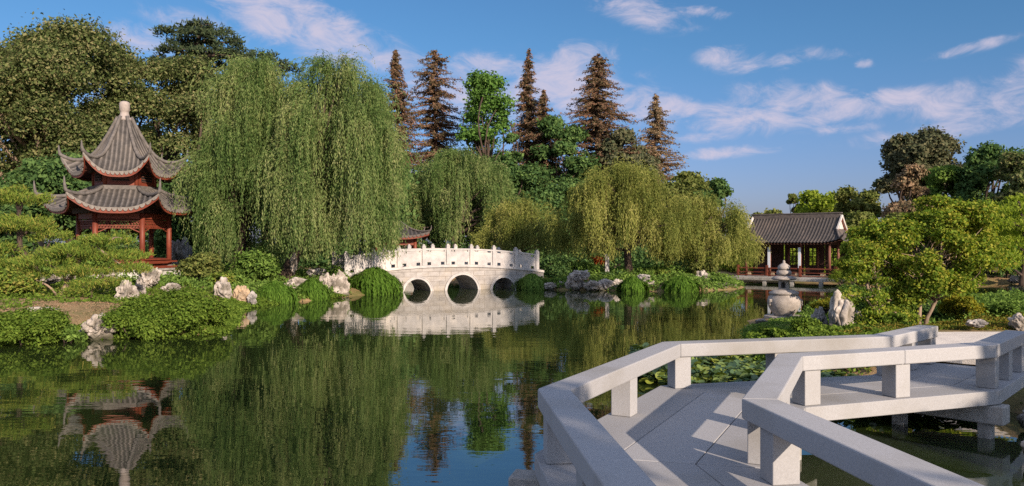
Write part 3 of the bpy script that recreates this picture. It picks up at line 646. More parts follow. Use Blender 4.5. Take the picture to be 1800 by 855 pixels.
# boardwalk in front of the hall, over the water, out to the left
g = Geo(); g.box((-1.6, -2.35, .26), (8.6, 1.0, .16)); bw = g.build('boardwalk', M['granite_low'], hall, bevel=.02)
for x in (-5.6, -4.0, -2.4, -.8, .8, 2.4):
    g = Geo(); g.box((x, -2.7, -.2), (.2, .2, .76)); g.build('stilt', M['granite_low'], hall)

# ------------------------------------------------------------------ stone lantern
LD = 24.0; lx = px2x(1378, LD); ls = LD / F
def lz(py): return py2z(py, LD)
lan = thing('stone_lantern', 'pale stone lantern with round pot body and stacked discs at the waterside', 'lantern', (lx, LD, 0))
g = Geo(); g.lathe([(0, lz(560)), (34 * ls, lz(560)), (34 * ls, lz(555)), (0, lz(555))], 30); g.build('plinth', M['lantern'], lan, bevel=.01)
g = Geo(); g.lathe([(0, lz(556)), (15 * ls, lz(556)), (17 * ls, lz(553)), (22 * ls, lz(547)), (26 * ls, lz(540)), (28 * ls, lz(532)), (27.6 * ls, lz(527)), (26.5 * ls, lz(522)), (23 * ls, lz(519)), (24 * ls, lz(517)), (0, lz(517))], 36); g.build('pot', M['lantern'], lan, smooth=True)
for sg in (-1, 1):
    for a in (-.35,):
        g = Geo(); th = np.linspace(0, 2 * math.pi, 17); cx = sg * 28 * ls * math.cos(a); cy = 28 * ls * math.sin(a)
        g.tube([(cx + sg * .03 + .02 * math.cos(t), cy + .075 * math.cos(t), lz(532) + .075 * math.sin(t)) for t in th], .022, 8); g.build('ring_handle', M['limestone_gray'], lan, smooth=True)
        g = Geo(); g.box((cx, cy, lz(528)), (.09, .09, .09), a); g.build('lug', M['lantern'], lan, bevel=.02)
for k in range(3):
    a = k * 2.09 - 1.2; g = Geo(); g.tube([(13 * ls * math.cos(a), 13 * ls * math.sin(a), lz(549)), (19 * ls * math.cos(a), 19 * ls * math.sin(a), lz(556)), (21 * ls * math.cos(a), 21 * ls * math.sin(a), lz(559))], [.05, .06, .07], 8); g.build('foot', M['lantern'], lan, smooth=True)
g = Geo(); g.lathe([(0, lz(518)), (24 * ls, lz(518)), (25.5 * ls, lz(516)), (25 * ls, lz(514)), (17 * ls, lz(510)), (8 * ls, lz(508.5)), (0, lz(508.5))], 36); g.build('lid', M['lantern'], lan, smooth=True)
ch = Geo(); rr = 9.2 * ls; npn = 32; an = np.linspace(0, 2 * math.pi, npn + 1)
# light chamber: a tube with four arched openings
zb0, zb1 = lz(509.3), lz(491.5)
for i in range(npn):
    a0, a1 = an[i], an[i + 1]; am = (a0 + a1) / 2; q = (am - R(-118)) % (2 * math.pi); q = min(q, 2 * math.pi - q); hwid = .40
    if q < hwid:
        zo_ = lz(506.5); zi = lz(499) + (1 - (q / hwid) ** 2) ** .5 * 3.6 * ls
        for za, zc in ((zb0, zo_), (zi, zb1)):
            ch.grid(np.array([[(r_ * math.cos(a), r_ * math.sin(a), z) for z in (za, zc)] for a in (a0, a1) for r_ in (rr,)]))
            ch.grid(np.array([[(r_ * math.cos(a), r_ * math.sin(a), z) for z in (za, zc)] for a in (a0, a1) for r_ in (rr * .72,)]))
        for z in (zo_, zi): ch.grid(np.array([[(r_ * math.cos(a), r_ * math.sin(a), z) for r_ in (rr, rr * .72)] for a in (a0, a1)]))
    else:
        for r_ in (rr, rr * .72): ch.grid(np.array([[(r_ * math.cos(a), r_ * math.sin(a), z) for z in (zb0, zb1)] for a in (a0, a1)]))
ch.build('light_chamber', M['lantern'], lan)
g = Geo(); g.lathe([(0, lz(492.3)), (18 * ls, lz(492.5)), (21.5 * ls, lz(490.8)), (21 * ls, lz(489)), (13 * ls, lz(485)), (0, lz(484))], 32); g.build('roof_disc', M['lantern'], lan, smooth=True)
g = Geo(); g.lathe([(0, lz(484.5)), (11 * ls, lz(484)), (12.8 * ls, lz(481.5)), (12.6 * ls, lz(478)), (10 * ls, lz(475)), (0, lz(474.5))], 28); g.build('middle_disc', M['lantern'], lan, smooth=True)
g = Geo(); g.lathe([(0, lz(475)), (9.5 * ls, lz(474.5)), (11 * ls, lz(472)), (10 * ls, lz(468)), (6 * ls, lz(464.5)), (3 * ls, lz(463)), (2.2 * ls, lz(461.5)), (2.5 * ls, lz(460)), (1.3 * ls, lz(458)), (0, lz(457.5))], 24); g.build('cap', M['lantern'], lan, smooth=True)
# ------------------------------------------------------------------ rocks
def ico(n):
    import bmesh
    bm = bmesh.new(); bmesh.ops.create_icosphere(bm, subdivisions=n, radius=1)
    V = np.array([v.co[:] for v in bm.verts]); Fa = np.array([[v.index for v in f.verts] for f in bm.faces]); bm.free(); return V, Fa
ICO4, ICO5 = ico(4), ico(5)
def rock_geo(seed, size, lump=.46, pit=.42, fine=False, jag=1.25):
    V, Fa = ICO5 if fine else ICO4
    out = []; o = Vector((seed * 7.31, seed * 3.7, seed * 1.9))
    for v in V:
        p = Vector(v); a = noise.noise(p * 1.1 + o); b = noise.noise(p * 2.6 * jag + o * 1.3); c = noise.noise(p * 5.5 * jag + o)
        cell = noise.voronoi(Vector((p.x * 1.7, p.y * 1.7, p.z * 1.0)) * jag + o)[0]; d = cell[1] - cell[0]
        r = .92 + lump * a + .24 * b + .07 * c + .36 * min(d, .5) - pit * max(0, .10 - d) * 3.0 - pit * max(0, -b - .22)
        out.append(p * max(r, .25))
    g = Geo(); g.add(np.array([tuple(v) for v in out]) * np.array(size), Fa); return g
RK = [0]
def rock(px, pybase, w, h, D, label, mat='limestone', depth=.8, seed=None, group='limestone rocks along the shore', fine=False, jag=1.2, sink=.25, lump=.42, z=None):
    """w, h: extent in photo pixels"""
    RK[0] += 1; seed = seed if seed is not None else RK[0]; k = D / F; sx, sz = w * k * .42, h * k * .43 * (1 + sink)
    g = rock_geo(seed, (sx, sx * depth, sz), lump, fine=fine, jag=jag)
    x = px2x(px, D); zb = py2z(pybase, D) if z is None else z
    o = g.build('rock', M[mat], smooth=False); o.location = (x, D, zb + sz * (1 - sink * 1.2)); o.rotation_euler = (0, 0, (seed * 1.37) % .8 - .4)
    return tag(o, label, 'rock', group)

# ------------------------------------------------------------------ foliage builders
def unit(V): return V / (np.linalg.norm(V, axis=1)[:, None] + 1e-9)
def rdir(rg, n): return unit(rg.normal(size=(n, 3)))
def lobes_leaves(g, rg, centers, radii, n, leaf, flat=1.0, sig=.30, nclump=26, up=.25, droop=0.0, aspect=.5, shell=(.62, 1.02)):
    """leaves in clumps on the shells of lobes; n leaves in all"""
    w = radii ** 2; cnt = np.maximum(1, (n * w / w.sum() / nclump)).astype(int)
    for c, r, k in zip(centers, radii, cnt):
        d = rdir(rg, k); d[:, 2] = np.where(d[:, 2] < -.35, -d[:, 2], d[:, 2])
        cl = c + d * (r * rg.uniform(*shell, k))[:, None] * np.array([1, 1, flat])
        cs = r * sig * rg.uniform(.6, 1.3, k)
        off = np.clip(rg.normal(size=(k, nclump, 3)), -1.7, 1.7) * cs[:, None, None] * np.array([1, 1, .7])
        P = (cl[:, None] + off).reshape(-1, 3); nn = np.repeat(d, nclump, 0) * .7 + rdir(rg, k * nclump) * .8 + np.array([0, 0, up])
        D = np.cross(nn, rdir(rg, len(P))); D[:, 2] -= droop
        s = leaf * rg.uniform(.45, 1.5, len(P)); g.leaves(P, D, nn, s, s * aspect * rg.uniform(.75, 1.25, len(P)))
def limb(p, q, rg, bend=.25, n=7):
    p, q = np.array(p, float), np.array(q, float); t = np.linspace(0, 1, n)[:, None]; L_ = np.linalg.norm(q - p)
    mid = rg.normal(size=3) * L_ * bend * np.array([1, 1, .3]); return p + (q - p) * t + mid * (np.sin(t * math.pi) * .5) + np.array([0, 0, L_ * .08]) * np.sin(t * math.pi)
def broadleaf(name, label, x, y, H, W, base, mat, n, leaf, seed, bark='bark', nl=16, lobe=(.22, .36), trunk_r=.22, group=None, depth=1.0, z=None, cat='tree', lean=0, flat=.85, sig=.30, shape='round', aspect=.55, droop=0., forks=1):
    rg = np.random.default_rng(seed); z = g1(x, y) - .05 if z is None else z
    t = thing(name, label, cat, (x, y, z), 0, group)
    a, b, c = W / 2, W / 2 * depth, (H - base) / 2; cz = base + c
    d = rdir(rg, nl); rr = rg.uniform(.45, .80, nl); rr[0] = .25
    L_ = d * rr[:, None] * np.array([a, b, c]); L_[:, 2] += cz
    if shape == 'cone': k = np.clip((L_[:, 2] - base) / (H - base), 0, 1); L_[:, :2] *= (1.15 - .85 * k)[:, None]
    if shape == 'top': L_[:, 2] += c * .15
    L_[:, 0] += lean * (L_[:, 2] / H); m = (min(a, c) + a) / 2
    rad = m * rg.uniform(*lobe, nl)
    if shape == 'cone': rad *= (1.25 - .7 * np.clip((L_[:, 2] - base) / (H - base), 0, 1))
    L_[:, 2] = np.clip(L_[:, 2], base * .8 + rad * .5, H - rad * .75)
    tp_ = (L_[:, 2] + rad * flat * 1.05).max(); L_[:, 2] = base + (L_[:, 2] - base) * (H - base) / max(tp_ - base, .1)
    g = Geo(); lobes_leaves(g, rg, L_, rad, n, leaf, flat, sig, aspect=aspect, droop=droop); g.build('crown', M[mat], t)
    g = Geo(); top = np.array([lean * .6, 0, base + (H - base) * .45])
    for f in range(forks):
        fo = np.array([(f - (forks - 1) / 2) * .10, rg.normal() * .03, 0]) * W * (forks > 1)
        st = np.array([.0, 0, 0]) + fo * .25; tp = top + fo * 1.4
        P = limb(st, tp, rg, .10, 10); P[0, 2] -= .2; rt = trunk_r / (1 + .35 * (forks - 1)); g.tube(P, np.linspace(rt, rt * .35, 10) + np.array([rt * .35] + [0] * 9), 9)
        for i in range(f, nl, forks):
            s = P[rg.integers(3, 9)]; Q = limb(s, L_[i], rg); g.tube(Q, np.linspace(rt * .42, rt * .08, 7), 6)
    g.build('trunk', M[bark], t, smooth=True); return t

def willow(label, x, y, H, rx, ry, cx, zlow, mat, nstr, seed, trunk_r=.3, leaf=.135, nb=125, step=.12, group='weeping willows round the pond', z=None, wid=.25, dome=.42, hmid=.46, taper=0):
    rg = np.random.default_rng(seed); z = g1(x, y) - .05 if z is None else z
    t = thing('weeping_willow', label, 'willow', (x, y, z), 0, group)
    th = rg.uniform(0, 2 * math.pi, nb); hf = .20 + .80 * rg.random(nb) ** .85                      # bunches spring from everywhere on the dome
    prof = np.where(hf > hmid, np.sqrt(np.clip(1 - ((hf - hmid) / (1.0 - hmid)) ** 2.2, 0, 1)), 1.0 - taper * np.clip(1 - hf / hmid, 0, 1))
    inner = np.where(rg.random(nb) < .25, rg.uniform(.35, .7, nb), rg.uniform(.78, 1.10, nb))
    wob = 1 + .10 * np.sin(th * 3 + seed + hf * 4) + .08 * np.sin(th * 5 + 2 * seed - hf * 6)
    ro = np.clip(prof * inner * wob, .02, 1.15)
    B = np.c_[cx + rx * .86 * ro * np.cos(th), ry * .86 * ro * np.sin(th), zlow * .6 + (H * .965 - zlow * .6) * hf * (1 + rg.normal(size=nb) * .015)]
    k = np.repeat(np.arange(nb), nstr // nb); ns = len(k)
    P = B[k] + rg.normal(size=(ns, 3)) * np.array([rx * .038 + .07, ry * .038 + .07, .24])
    ob = unit(np.c_[B[:, 0] - cx, B[:, 1], np.zeros(nb)] + rg.normal(size=(nb, 3)) * np.array([.9, .9, 0]) * (1.1 - .6 * ro[:, None]))[k]
    out = unit(ob + rg.normal(size=(ns, 3)) * np.array([.32, .32, 0]))
    topb = np.clip((hf[k] - .55) / .45, 0, 1)
    d0 = unit(out * rg.uniform(.6, 1.1, ns)[:, None] + np.array([0, 0, 1.]) * (rg.uniform(.1, .7, ns) + .55 * topb * rg.random(ns))[:, None])
    lb = rg.uniform(.16, .46, nb) * H
    L_ = lb[k] * rg.uniform(.55, 1.1, ns); L_ = np.clip(np.minimum(L_, (P[:, 2] - zlow - rg.uniform(0, .8, ns)) * 1.05 + .3), .5, 99); K = int(L_.max() / step) + 1
    sway = rg.normal(size=(ns, 3)) * np.array([.07, .07, 0]); C_, D_, T_ = [], [], []; tone = np.clip(.5 + (rg.random(nb)[k] - .5) * .75 + rg.normal(size=ns) * .18, 0, 1)
    lf = leaf * rg.uniform(.7, 1.3, (ns,)); stray = rg.random(ns) < .07; curl = np.where(stray, 2.2, 1) * rg.uniform(.06, .15, nb)[k] * H * rg.uniform(.7, 1.3, ns)
    for i in range(K):
        f = np.clip(i * step / curl, 0, 1) ** .8
        d = unit(d0 * (1 - f)[:, None] + (np.array([0, 0, -1.]) + sway) * f[:, None]); P = P + d * step; on = i * step < L_
        for q in range(2):
            if on.any(): C_.append(np.c_[P[on] + rg.normal(size=(on.sum(), 3)) * .04, lf[on]]); D_.append(d[on] * .9 + rdir(rg, on.sum()) * .38); T_.append(tone[on])
    C_ = np.concatenate(C_); D_ = np.concatenate(D_)
    g = Geo(); g.leaves(C_[:, :3], D_, rdir(rg, len(C_)) + np.array([0, 0, .3]), C_[:, 3], C_[:, 3] * wid); g.rib.append(np.repeat(np.concatenate(T_), 4)); g.build('crown', M[mat], t)
    g = Geo(); hub = np.array([cx * .45, 0, H * .38]); P = limb((0, 0, -.3), hub, rg, .08, 10); g.tube(P, np.linspace(trunk_r, trunk_r * .6, 10) + np.r_[trunk_r * .5, trunk_r * .15, np.zeros(8)], 10)
    for i in rg.choice(nb, min(nb, 40), replace=False):
        Q = limb(P[rg.integers(5, 10)], B[i] - np.array([0, 0, .1]), rg, .2); g.tube(Q, np.linspace(trunk_r * .42, .02, 7), 6)
    g.build('trunk', M['bark'], t, smooth=True); return t

def conifer(label, x, y, H, W, mat, seed, n=150, leafs=60, leaf=.30, base=.08, bark='bark_red', droop=.35, group=None, name='redwood', top=.03, irregular=.45, power=.8, z=0.8, lean=0.):
    rg = np.random.default_rng(seed); t = thing(name, label, 'conifer', (x, y, z), 0, group); g = Geo(); b = Geo()
    tz = np.linspace(0, H, 12); tx = lean * (tz / H) ** 2 + .12 * np.sin(tz * .5 + seed)
    b.tube(np.c_[tx, 0 * tz, tz - .2], np.linspace(H * .018, .03, 12), 8)
    zs = base * H + (1 - base) * H * np.sort(rg.uniform(0, 1, n)) ** .9; th = rg.uniform(0, 2 * math.pi, n)
    L_ = W / 2 * (np.clip(1 - (zs - base * H) / (H * (1 - base)), 0, 1) ** power + top) * (1 - irregular + 2 * irregular * rg.random(n) ** 1.6)
    for zz, a, l in zip(zs, th, L_):
        x0 = np.interp(zz, tz, tx); m = 6; f = np.linspace(0, 1, m); P = np.c_[x0 + l * f * math.cos(a), l * f * math.sin(a), zz + l * (rg.uniform(-.1, .35) * f - droop * rg.uniform(.5, 1.3) * f ** 2) + .35 * l * np.maximum(f - .75, 0)]
        b.tube(P, np.linspace(max(.02, .03 * l), .012, m), 4, False)
        k = max(6, int(leafs * (l / (W / 2)) ** .8)); u = rg.uniform(.12, 1, k); C_ = np.stack([np.interp(u, f, P[:, i]) for i in range(3)], 1) + rg.normal(size=(k, 3)) * np.array([.22, .22, .17]) * (.4 + .6 * l / (W / 2))
        side = np.array([-math.sin(a), math.cos(a), 0]) * rg.choice([-1, 1], k)[:, None]
        D = np.array([math.cos(a), math.sin(a), -.15]) * .6 + side * rg.uniform(.2, 1, k)[:, None] + np.array([0, 0, -.35]) + rdir(rg, k) * .4
        s = leaf * rg.uniform(.6, 1.3, k); g.leaves(C_, D, rdir(rg, k) + np.array([0, 0, .8]), s, s * .36)
    g.build('crown', M[mat], t); b.build('trunk', M[bark], t, smooth=True); return t

def pad_tree(name, label, x, y, pads, trunk, mat, seed, leaf=.15, dens=1500, bark='bark', cat='pine', group=None, z=None, wid=.16, rt=.10, spread=1.0, upb=.9):
    """pads: (x, y, z, rx, ry, rz) flat cushions; trunk: polyline, all local"""
    rg = np.random.default_rng(seed); z = g1(x, y) - .05 if z is None else z; t = thing(name, label, cat, (x, y, z), 0, group); g = Geo()
    for px_, py_, pz, rx, ry, rz in pads:
        n = int(dens * rx * ry * 2.2) + 60; nc = max(5, n // 22)
        a = rg.uniform(0, 2 * math.pi, nc); r = np.sqrt(rg.random(nc)); hz_ = np.sqrt(np.maximum(0, 1 - r ** 2))
        c = np.c_[px_ + rx * r * np.cos(a), py_ + ry * r * np.sin(a), pz + rz * (hz_ * rg.uniform(-.25, 1.0, nc))] + rg.normal(size=(nc, 3)) * .03
        P = np.repeat(c, 22, 0) + rg.normal(size=(nc * 22, 3)) * np.array([.075, .075, .05]) * spread
        D = np.repeat(np.c_[np.cos(a) * r, np.sin(a) * r, 0 * a] * .8, 22, 0) + np.array([0, 0, upb]) + rdir(rg, len(P)) * .85
        s = leaf * rg.uniform(.6, 1.3, len(P)); g.leaves(P, D, rdir(rg, len(P)) + np.array([.4, -.8, .5]), s, s * wid)
    g.build('crown', M[mat], t); b = Geo(); T = np.array(trunk, float); m = 24; u = np.linspace(0, len(T) - 1, m); T = np.stack([np.interp(u, range(len(T)), T[:, i]) for i in range(3)], 1)
    b.tube(T, np.linspace(rt, rt * .4, m), 9)
    for p in pads:
        e = np.array(p[:3]); i = int(np.argmin(np.linalg.norm(T - (e - np.array([0, 0, .35])), axis=1))); Q = limb(T[i], e, rg, .25); b.tube(Q, np.linspace(rt * .5, rt * .15, 7), 6)
        for _ in range(3):
            a = rg.uniform(0, 6.28); Q2 = limb(e, e + np.array([math.cos(a) * p[3] * .75, math.sin(a) * p[4] * .75, p[5] * .3]), rg, .3, 5); b.tube(Q2, np.linspace(rt * .2, .01, 5), 5)
    b.build('trunk', M[bark], t, smooth=True); return t

def shrub(name, label, x, y, w, h, d, mat, n, leaf, seed, cat='shrub', group=None, z=None, nl=9, aspect=.5, lobe=(.34, .5), stems=True, up=.5, flat=.9, sig=.28):
    rg = np.random.default_rng(seed); z = g1(x, y) - .04 if z is None else z; t = thing(name, label, cat, (x, y, z), 0, group)
    c = np.c_[rg.uniform(-.62, .62, nl) * w / 2, rg.uniform(-.62, .62, nl) * d / 2, rg.uniform(.25, .68, nl) * h]
    c[:, 2] *= 1 - .45 * (c[:, 0] / (w / 2)) ** 2; r = np.minimum(w, h * 1.2) * rg.uniform(*lobe, nl) * .62
    c[:, 2] = np.minimum(c[:, 2], h - r * .8)
    g = Geo(); lobes_leaves(g, rg, c, r, n, leaf, flat, sig, up=up, aspect=aspect); g.build('crown' if stems else 'foliage', M[mat], t)
    b = Geo()
    for i in range(nl): Q = limb((c[i, 0] * .25, c[i, 1] * .25, -.05), c[i], rg, .15, 5); b.tube(Q, np.linspace(.02 + .012 * h, .008, 5), 5)
    b.build('stem', M['bark'], t, smooth=True); return t

def weeping_clump(label, x, y, w, h, seed, mat='l_grassy', n=420, leaf=.20, z=None, d=None, group='weeping green clumps at the waterline'):
    """a dome of long arching fronds that hang to the water"""
    rg = np.random.default_rng(seed); z = max(0, g1(x, y)) - .02 if z is None else z; t = thing('weeping_clump', label, 'plant', (x, y, z), 0, group); d = d or w * .8; g = Geo()
    a = rg.uniform(0, 2 * math.pi, n); r0 = np.sqrt(rg.random(n)) * .55; r1 = r0 + rg.uniform(.25, .5, n); m = 11
    tip = rg.uniform(-.05, .30, n) * (1.2 - r1)
    wob = 1 + .16 * np.sin(3 * a + seed) + .1 * np.sin(5 * a + 2 * seed); r0 = r0 * wob; r1 = r1 * wob * rg.uniform(.85, 1.15, n)
    for i in range(m):
        f = i / (m - 1); r = r0 + (r1 - r0) * np.sin(f * math.pi / 2); top = h * (1 - .85 * r0 ** 1.25); zz = top + (tip * h - top) * f ** 1.7 + h * .08 * math.sin(f * math.pi)
        P = np.c_[r * np.cos(a) * w / 2, r * np.sin(a) * d / 2, zz]
        f2 = f + .05; rb = r0 + (r1 - r0) * np.sin(min(f2, 1.1) * math.pi / 2); zb2 = top + (tip * h - top) * f2 ** 1.7
        D = unit(np.c_[rb * np.cos(a) * w / 2, rb * np.sin(a) * d / 2, zb2 + h * .08 * math.sin(f2 * math.pi)] - P + 1e-6)
        for q in range(3):
            s = leaf * rg.uniform(.7, 1.3, n); g.leaves(P + rg.normal(size=(n, 3)) * .03, D + rdir(rg, n) * .35, np.c_[np.cos(a), np.sin(a), 0 * a + .6] + rdir(rg, n) * .5, s, s * .24)
    g.build('fronds', M[mat], t)
    b = Geo()
    for _ in range(7):
        e = np.array([rg.uniform(-.25, .25) * w, rg.uniform(-.25, .25) * d, h * .8]); b.tube(limb((e[0] * .3, e[1] * .3, -.05), e, rg, .1, 5), np.linspace(.03, .01, 5), 5)
    b.build('stem', M['bark'], t); return t

def cover(name, label, poly, n, leaf, mat, seed, h=.18, aspect=.55, hfun=None, dmin=.02, dmax=99, clump=9):
    """a low mass of leaves over part of the bank: nobody could count it"""
    rg = np.random.default_rng(seed); P = np.array(poly, float); lo, hi = P.min(0), P.max(0); pts = np.zeros((0, 2))
    A, B = P, np.roll(P, -1, 0)
    while len(pts) < n // clump:
        q = rg.uniform(lo, hi, (n, 2)); ins = np.zeros(len(q), bool)
        for a, b in zip(A, B): ins ^= ((a[1] > q[:, 1]) != (b[1] > q[:, 1])) & (q[:, 0] < (b[0] - a[0]) * (q[:, 1] - a[1]) / (b[1] - a[1] + 1e-12) + a[0])
        d = pond_sd(q); q = q[ins & (d > dmin) & (d < dmax)]; pts = np.vstack([pts, q])
        if len(q) == 0: break
    pts = pts[:n // clump]; q = np.repeat(pts, clump, 0) + rg.normal(size=(len(pts) * clump, 2)) * .07; zg = gz(q)
    lump = np.clip(.55 + .6 * vnoise(q, 2.1, seed), .15, 1.3); z = np.maximum(zg, 0) + h * lump * rg.uniform(.1, 1, len(q))
    C_ = np.c_[q, z]; nn = rdir(rg, len(q)) * .8 + np.array([0, -.25, .8]); D = np.cross(nn, rdir(rg, len(q))); s = leaf * rg.uniform(.6, 1.4, len(q))
    g = Geo(); g.leaves(C_, D, nn, s, s * aspect); return tag(g.build(name, M[mat]), label, None, kind='stuff')
# ------------------------------------------------------------------ planting: far trees first
def H_(ytop, D, zg=.9): return py2z(ytop, D) - zg
def bl(px, ytop, w, D, base, mat, n, leaf, seed, name, label, **k):
    x = px2x(px, D); H = H_(ytop, D); return broadleaf(name, label, x, D, H, w * D / F, base * H, mat, n, leaf, seed, z=.85, **k)
GL = 'broad oaks behind the pagoda'
bl(60, 36, 330, 54, .16, 'l_oak', 150000, .21, 11, 'oak_tree', 'huge brown-green oak filling the upper left corner behind the pagoda', nl=30, trunk_r=.5, lobe=(.22, .34), bark='bark_pale', group=GL)
bl(185, 78, 200, 58, .14, 'l_oak', 60000, .21, 12, 'oak_tree', 'brown-green oak directly behind the pagoda finial', nl=22, trunk_r=.4, group=GL)
bl(312, 96, 190, 60, .12, 'l_oak', 60000, .21, 13, 'oak_tree', 'olive oak between the pagoda and the largest willow, below the flat-topped cedar', nl=22, trunk_r=.4, group=GL)
bl(120, 270, 260, 47, .04, 'l_dark', 26000, .24, 14, 'evergreen_tree', 'low dark evergreen behind the left roof tips of the pagoda', nl=20, trunk_r=.2)
bl(330, 300, 200, 46, .04, 'l_dark', 22000, .24, 15, 'evergreen_tree', 'low dark evergreen behind the right roof tips of the pagoda', nl=18, trunk_r=.2)
bl(20, 300, 160, 44, .04, 'l_dark', 16000, .24, 16, 'evergreen_tree', 'dark evergreen at the left edge above the tiered pine', nl=16, trunk_r=.2)
bl(560, 215, 440, 58, .03, 'l_dark', 34000, .30, 17, 'evergreen_tree', 'wide dark evergreen mass seen through the curtain of the two big willows', nl=26, trunk_r=.25, depth=.5)
bl(40, 235, 260, 66, .03, 'l_dark', 26000, .3, 18, 'evergreen_tree', 'dark evergreen mass closing the gap under the huge oak', nl=20, trunk_r=.25)
bl(250, 215, 260, 68, .03, 'l_olive', 30000, .3, 19, 'evergreen_tree', 'olive green tree mass behind the pagoda roofs', nl=22, trunk_r=.25)
# cedar with flat shelves
D = 78; x = px2x(345, D); hh = H_(42, D)
rg0 = np.random.default_rng(5)
pads = []
for dx, py, w, in ((-8, 50, 60), (32, 56, 62), (52, 76, 58), (-46, 60, 50), (-30, 92, 70), (30, 96, 90), (60, 104, 60), (-40, 120, 80), (90, 108, 40), (0, 74, 60), (40, 140, 110), (14, 48, 44), (-22, 76, 56), (70, 92, 56), (-56, 104, 60), (0, 112, 90), (84, 124, 60), (-20, 132, 90), (-70, 128, 60), (16, 66, 70)):
    pads.append((dx * D / F, rg0.uniform(-1, 1), py2z(py, D) - .9, w * D / F * .5, w * D / F * .45, .55))
pad_tree('cedar', 'dark flat-topped cedar with shelf branches rising above the oaks left of the willows', x, D, pads, [(0, 0, 0), (.3, 0, 8), (-.2, 0, 14), (.2, 0, hh - 1)], 'l_cedar', 21, leaf=.42, dens=95, cat='cedar', z=.9, wid=.3, rt=.42, spread=3.2, upb=.5)
D = 80; pads = [(dx * D / F, 0, py2z(py, D) - .9, w * D / F * .5, w * D / F * .4, .5) for dx, py, w in ((0, 102, 40), (-14, 112, 34), (18, 114, 44), (40, 122, 36), (0, 130, 60))]
pad_tree('cedar', 'small dark cedar top peeking over the left big willow', px2x(468, D), D, pads, [(0, 0, 0), (.1, 0, 10), (0, 0, H_(100, D) - .6)], 'l_cedar', 22, leaf=.42, dens=95, cat='cedar', z=.9, wid=.3, rt=.4, spread=3.2, upb=.5)

GR = 'rusty redwoods behind the willows'
def rw(px, ytop, w, D, label, seed, **k):
    k.setdefault('mat', 'l_redwood'); mat = k.pop('mat'); return conifer(label, px2x(px, D), D, H_(ytop, D), w * D / F, mat, seed, group=GR, **k)
rw(697, 86, 120, 96, 'brown redwood partly behind the right shoulder of the biggest willow', 31, n=525, leafs=156, irregular=.5)
rw(764, 88, 150, 98, 'reddish redwood with one long bare branch reaching right, left of the bright green tree', 32, n=475, leafs=169, irregular=.75, power=.55)
rw(928, 86, 130, 97, 'tallest and narrowest rusty redwood, right of the bright green tree', 33, n=600, leafs=145, irregular=.5, power=.95)
rw(956, 158, 120, 95, 'shorter rusty redwood hugging the tall narrow one', 34, n=475, leafs=156, irregular=.55)
rw(1050, 94, 200, 97, 'broad rusty redwood with full conical crown right of centre', 35, n=700, leafs=169, irregular=.5, power=.7)
rw(1152, 165, 150, 99, 'small dark brown redwood at the right end of the row', 36, n=475, leafs=156, irregular=.6, mat='l_brown')
bl(855, 124, 118, 92, .05, 'l_ginkgo', 34000, .36, 41, 'poplar_tree', 'tall bright green tree between the rusty redwoods', nl=44, lobe=(.30, .48), trunk_r=.35, shape='cone', sig=.34)
bl(988, 200, 110, 93, .06, 'l_dark', 22000, .42, 42, 'dark_tree', 'dark green tree filling the gap between two tall redwoods', nl=16, trunk_r=.3)
bl(905, 235, 90, 90, .06, 'l_dark', 10000, .42, 43, 'dark_tree', 'dark tree at the foot of the tallest redwood', nl=12, trunk_r=.3)
bl(1108, 226, 120, 93, .06, 'l_blue', 20000, .42, 44, 'dark_tree', 'bluish tree between the broad redwood and the last redwood', nl=14, trunk_r=.3)
bl(1000, 270, 200, 90, .05, 'l_dark', 24000, .36, 45, 'green_tree', 'mid green tree low in front of the broad redwood', nl=14, trunk_r=.25)
bl(1215, 300, 140, 80, .05, 'l_olive', 14000, .36, 46, 'green_tree', 'olive tree above the crown of the nearest right willow', nl=14, trunk_r=.25)
bl(1262, 314, 80, 74, .05, 'l_dark', 12000, .32, 47, 'dark_tree', 'round dark tree top at the end of the willows left of the hall', nl=12, trunk_r=.25)
bl(800, 262, 210, 88, .03, 'l_dark', 14000, .40, 48, 'dark_tree', 'wide dark tree behind the willow over the bridge', nl=16, trunk_r=.25)
bl(760, 330, 340, 66, .02, 'l_dark', 18000, .34, 49, 'dark_tree', 'low dark tree behind the bridge and the small pavilion', nl=20, trunk_r=.25, depth=.5)
bl(1010, 360, 330, 62, .02, 'l_dark', 18000, .32, 50, 'dark_tree', 'low dark tree behind the yellow willows', nl=20, trunk_r=.25, depth=.5)
bl(1230, 400, 170, 60, .02, 'l_dark', 12000, .30, 51, 'dark_tree', 'low dark tree behind the drooping end of the right willow', nl=14, trunk_r=.25, depth=.6)
# right hand background
bl(1612, 222, 138, 86, .22, 'l_blue', 36000, .36, 61, 'round_pine', 'tall round-crowned grey-green pine above the trees on the right', nl=34, lobe=(.24, .34), trunk_r=.4, sig=.26, shape='top')
bl(1598, 290, 96, 74, .05, 'l_brown', 16000, .34, 62, 'brown_tree', 'faded pinkish brown tree in front of the tall round pine', nl=14, trunk_r=.3)
bl(1668, 290, 110, 76, .05, 'l_shrub', 16000, .34, 63, 'green_tree', 'mid green tree right of the faded brown tree', nl=14, trunk_r=.3)
bl(1742, 250, 130, 72, .08, 'l_dark', 22000, .34, 64, 'dark_tree', 'dark spreading tree with feathery top on the far right', nl=18, trunk_r=.35)
bl(1812, 262, 120, 66, .08, 'l_oak', 16000, .32, 65, 'oak_tree', 'brownish dark tree cut by the right edge', nl=16, trunk_r=.35)
bl(1535, 316, 44, 90, .10, 'l_dark', 5000, .36, 66, 'dark_tree', 'tiny dark tree top left of the tall round pine', nl=7, trunk_r=.2)
bl(1440, 330, 120, 88, .10, 'l_lime', 14000, .36, 67, 'green_tree', 'sunlit green tree right behind the hall ridge', nl=14, trunk_r=.3)
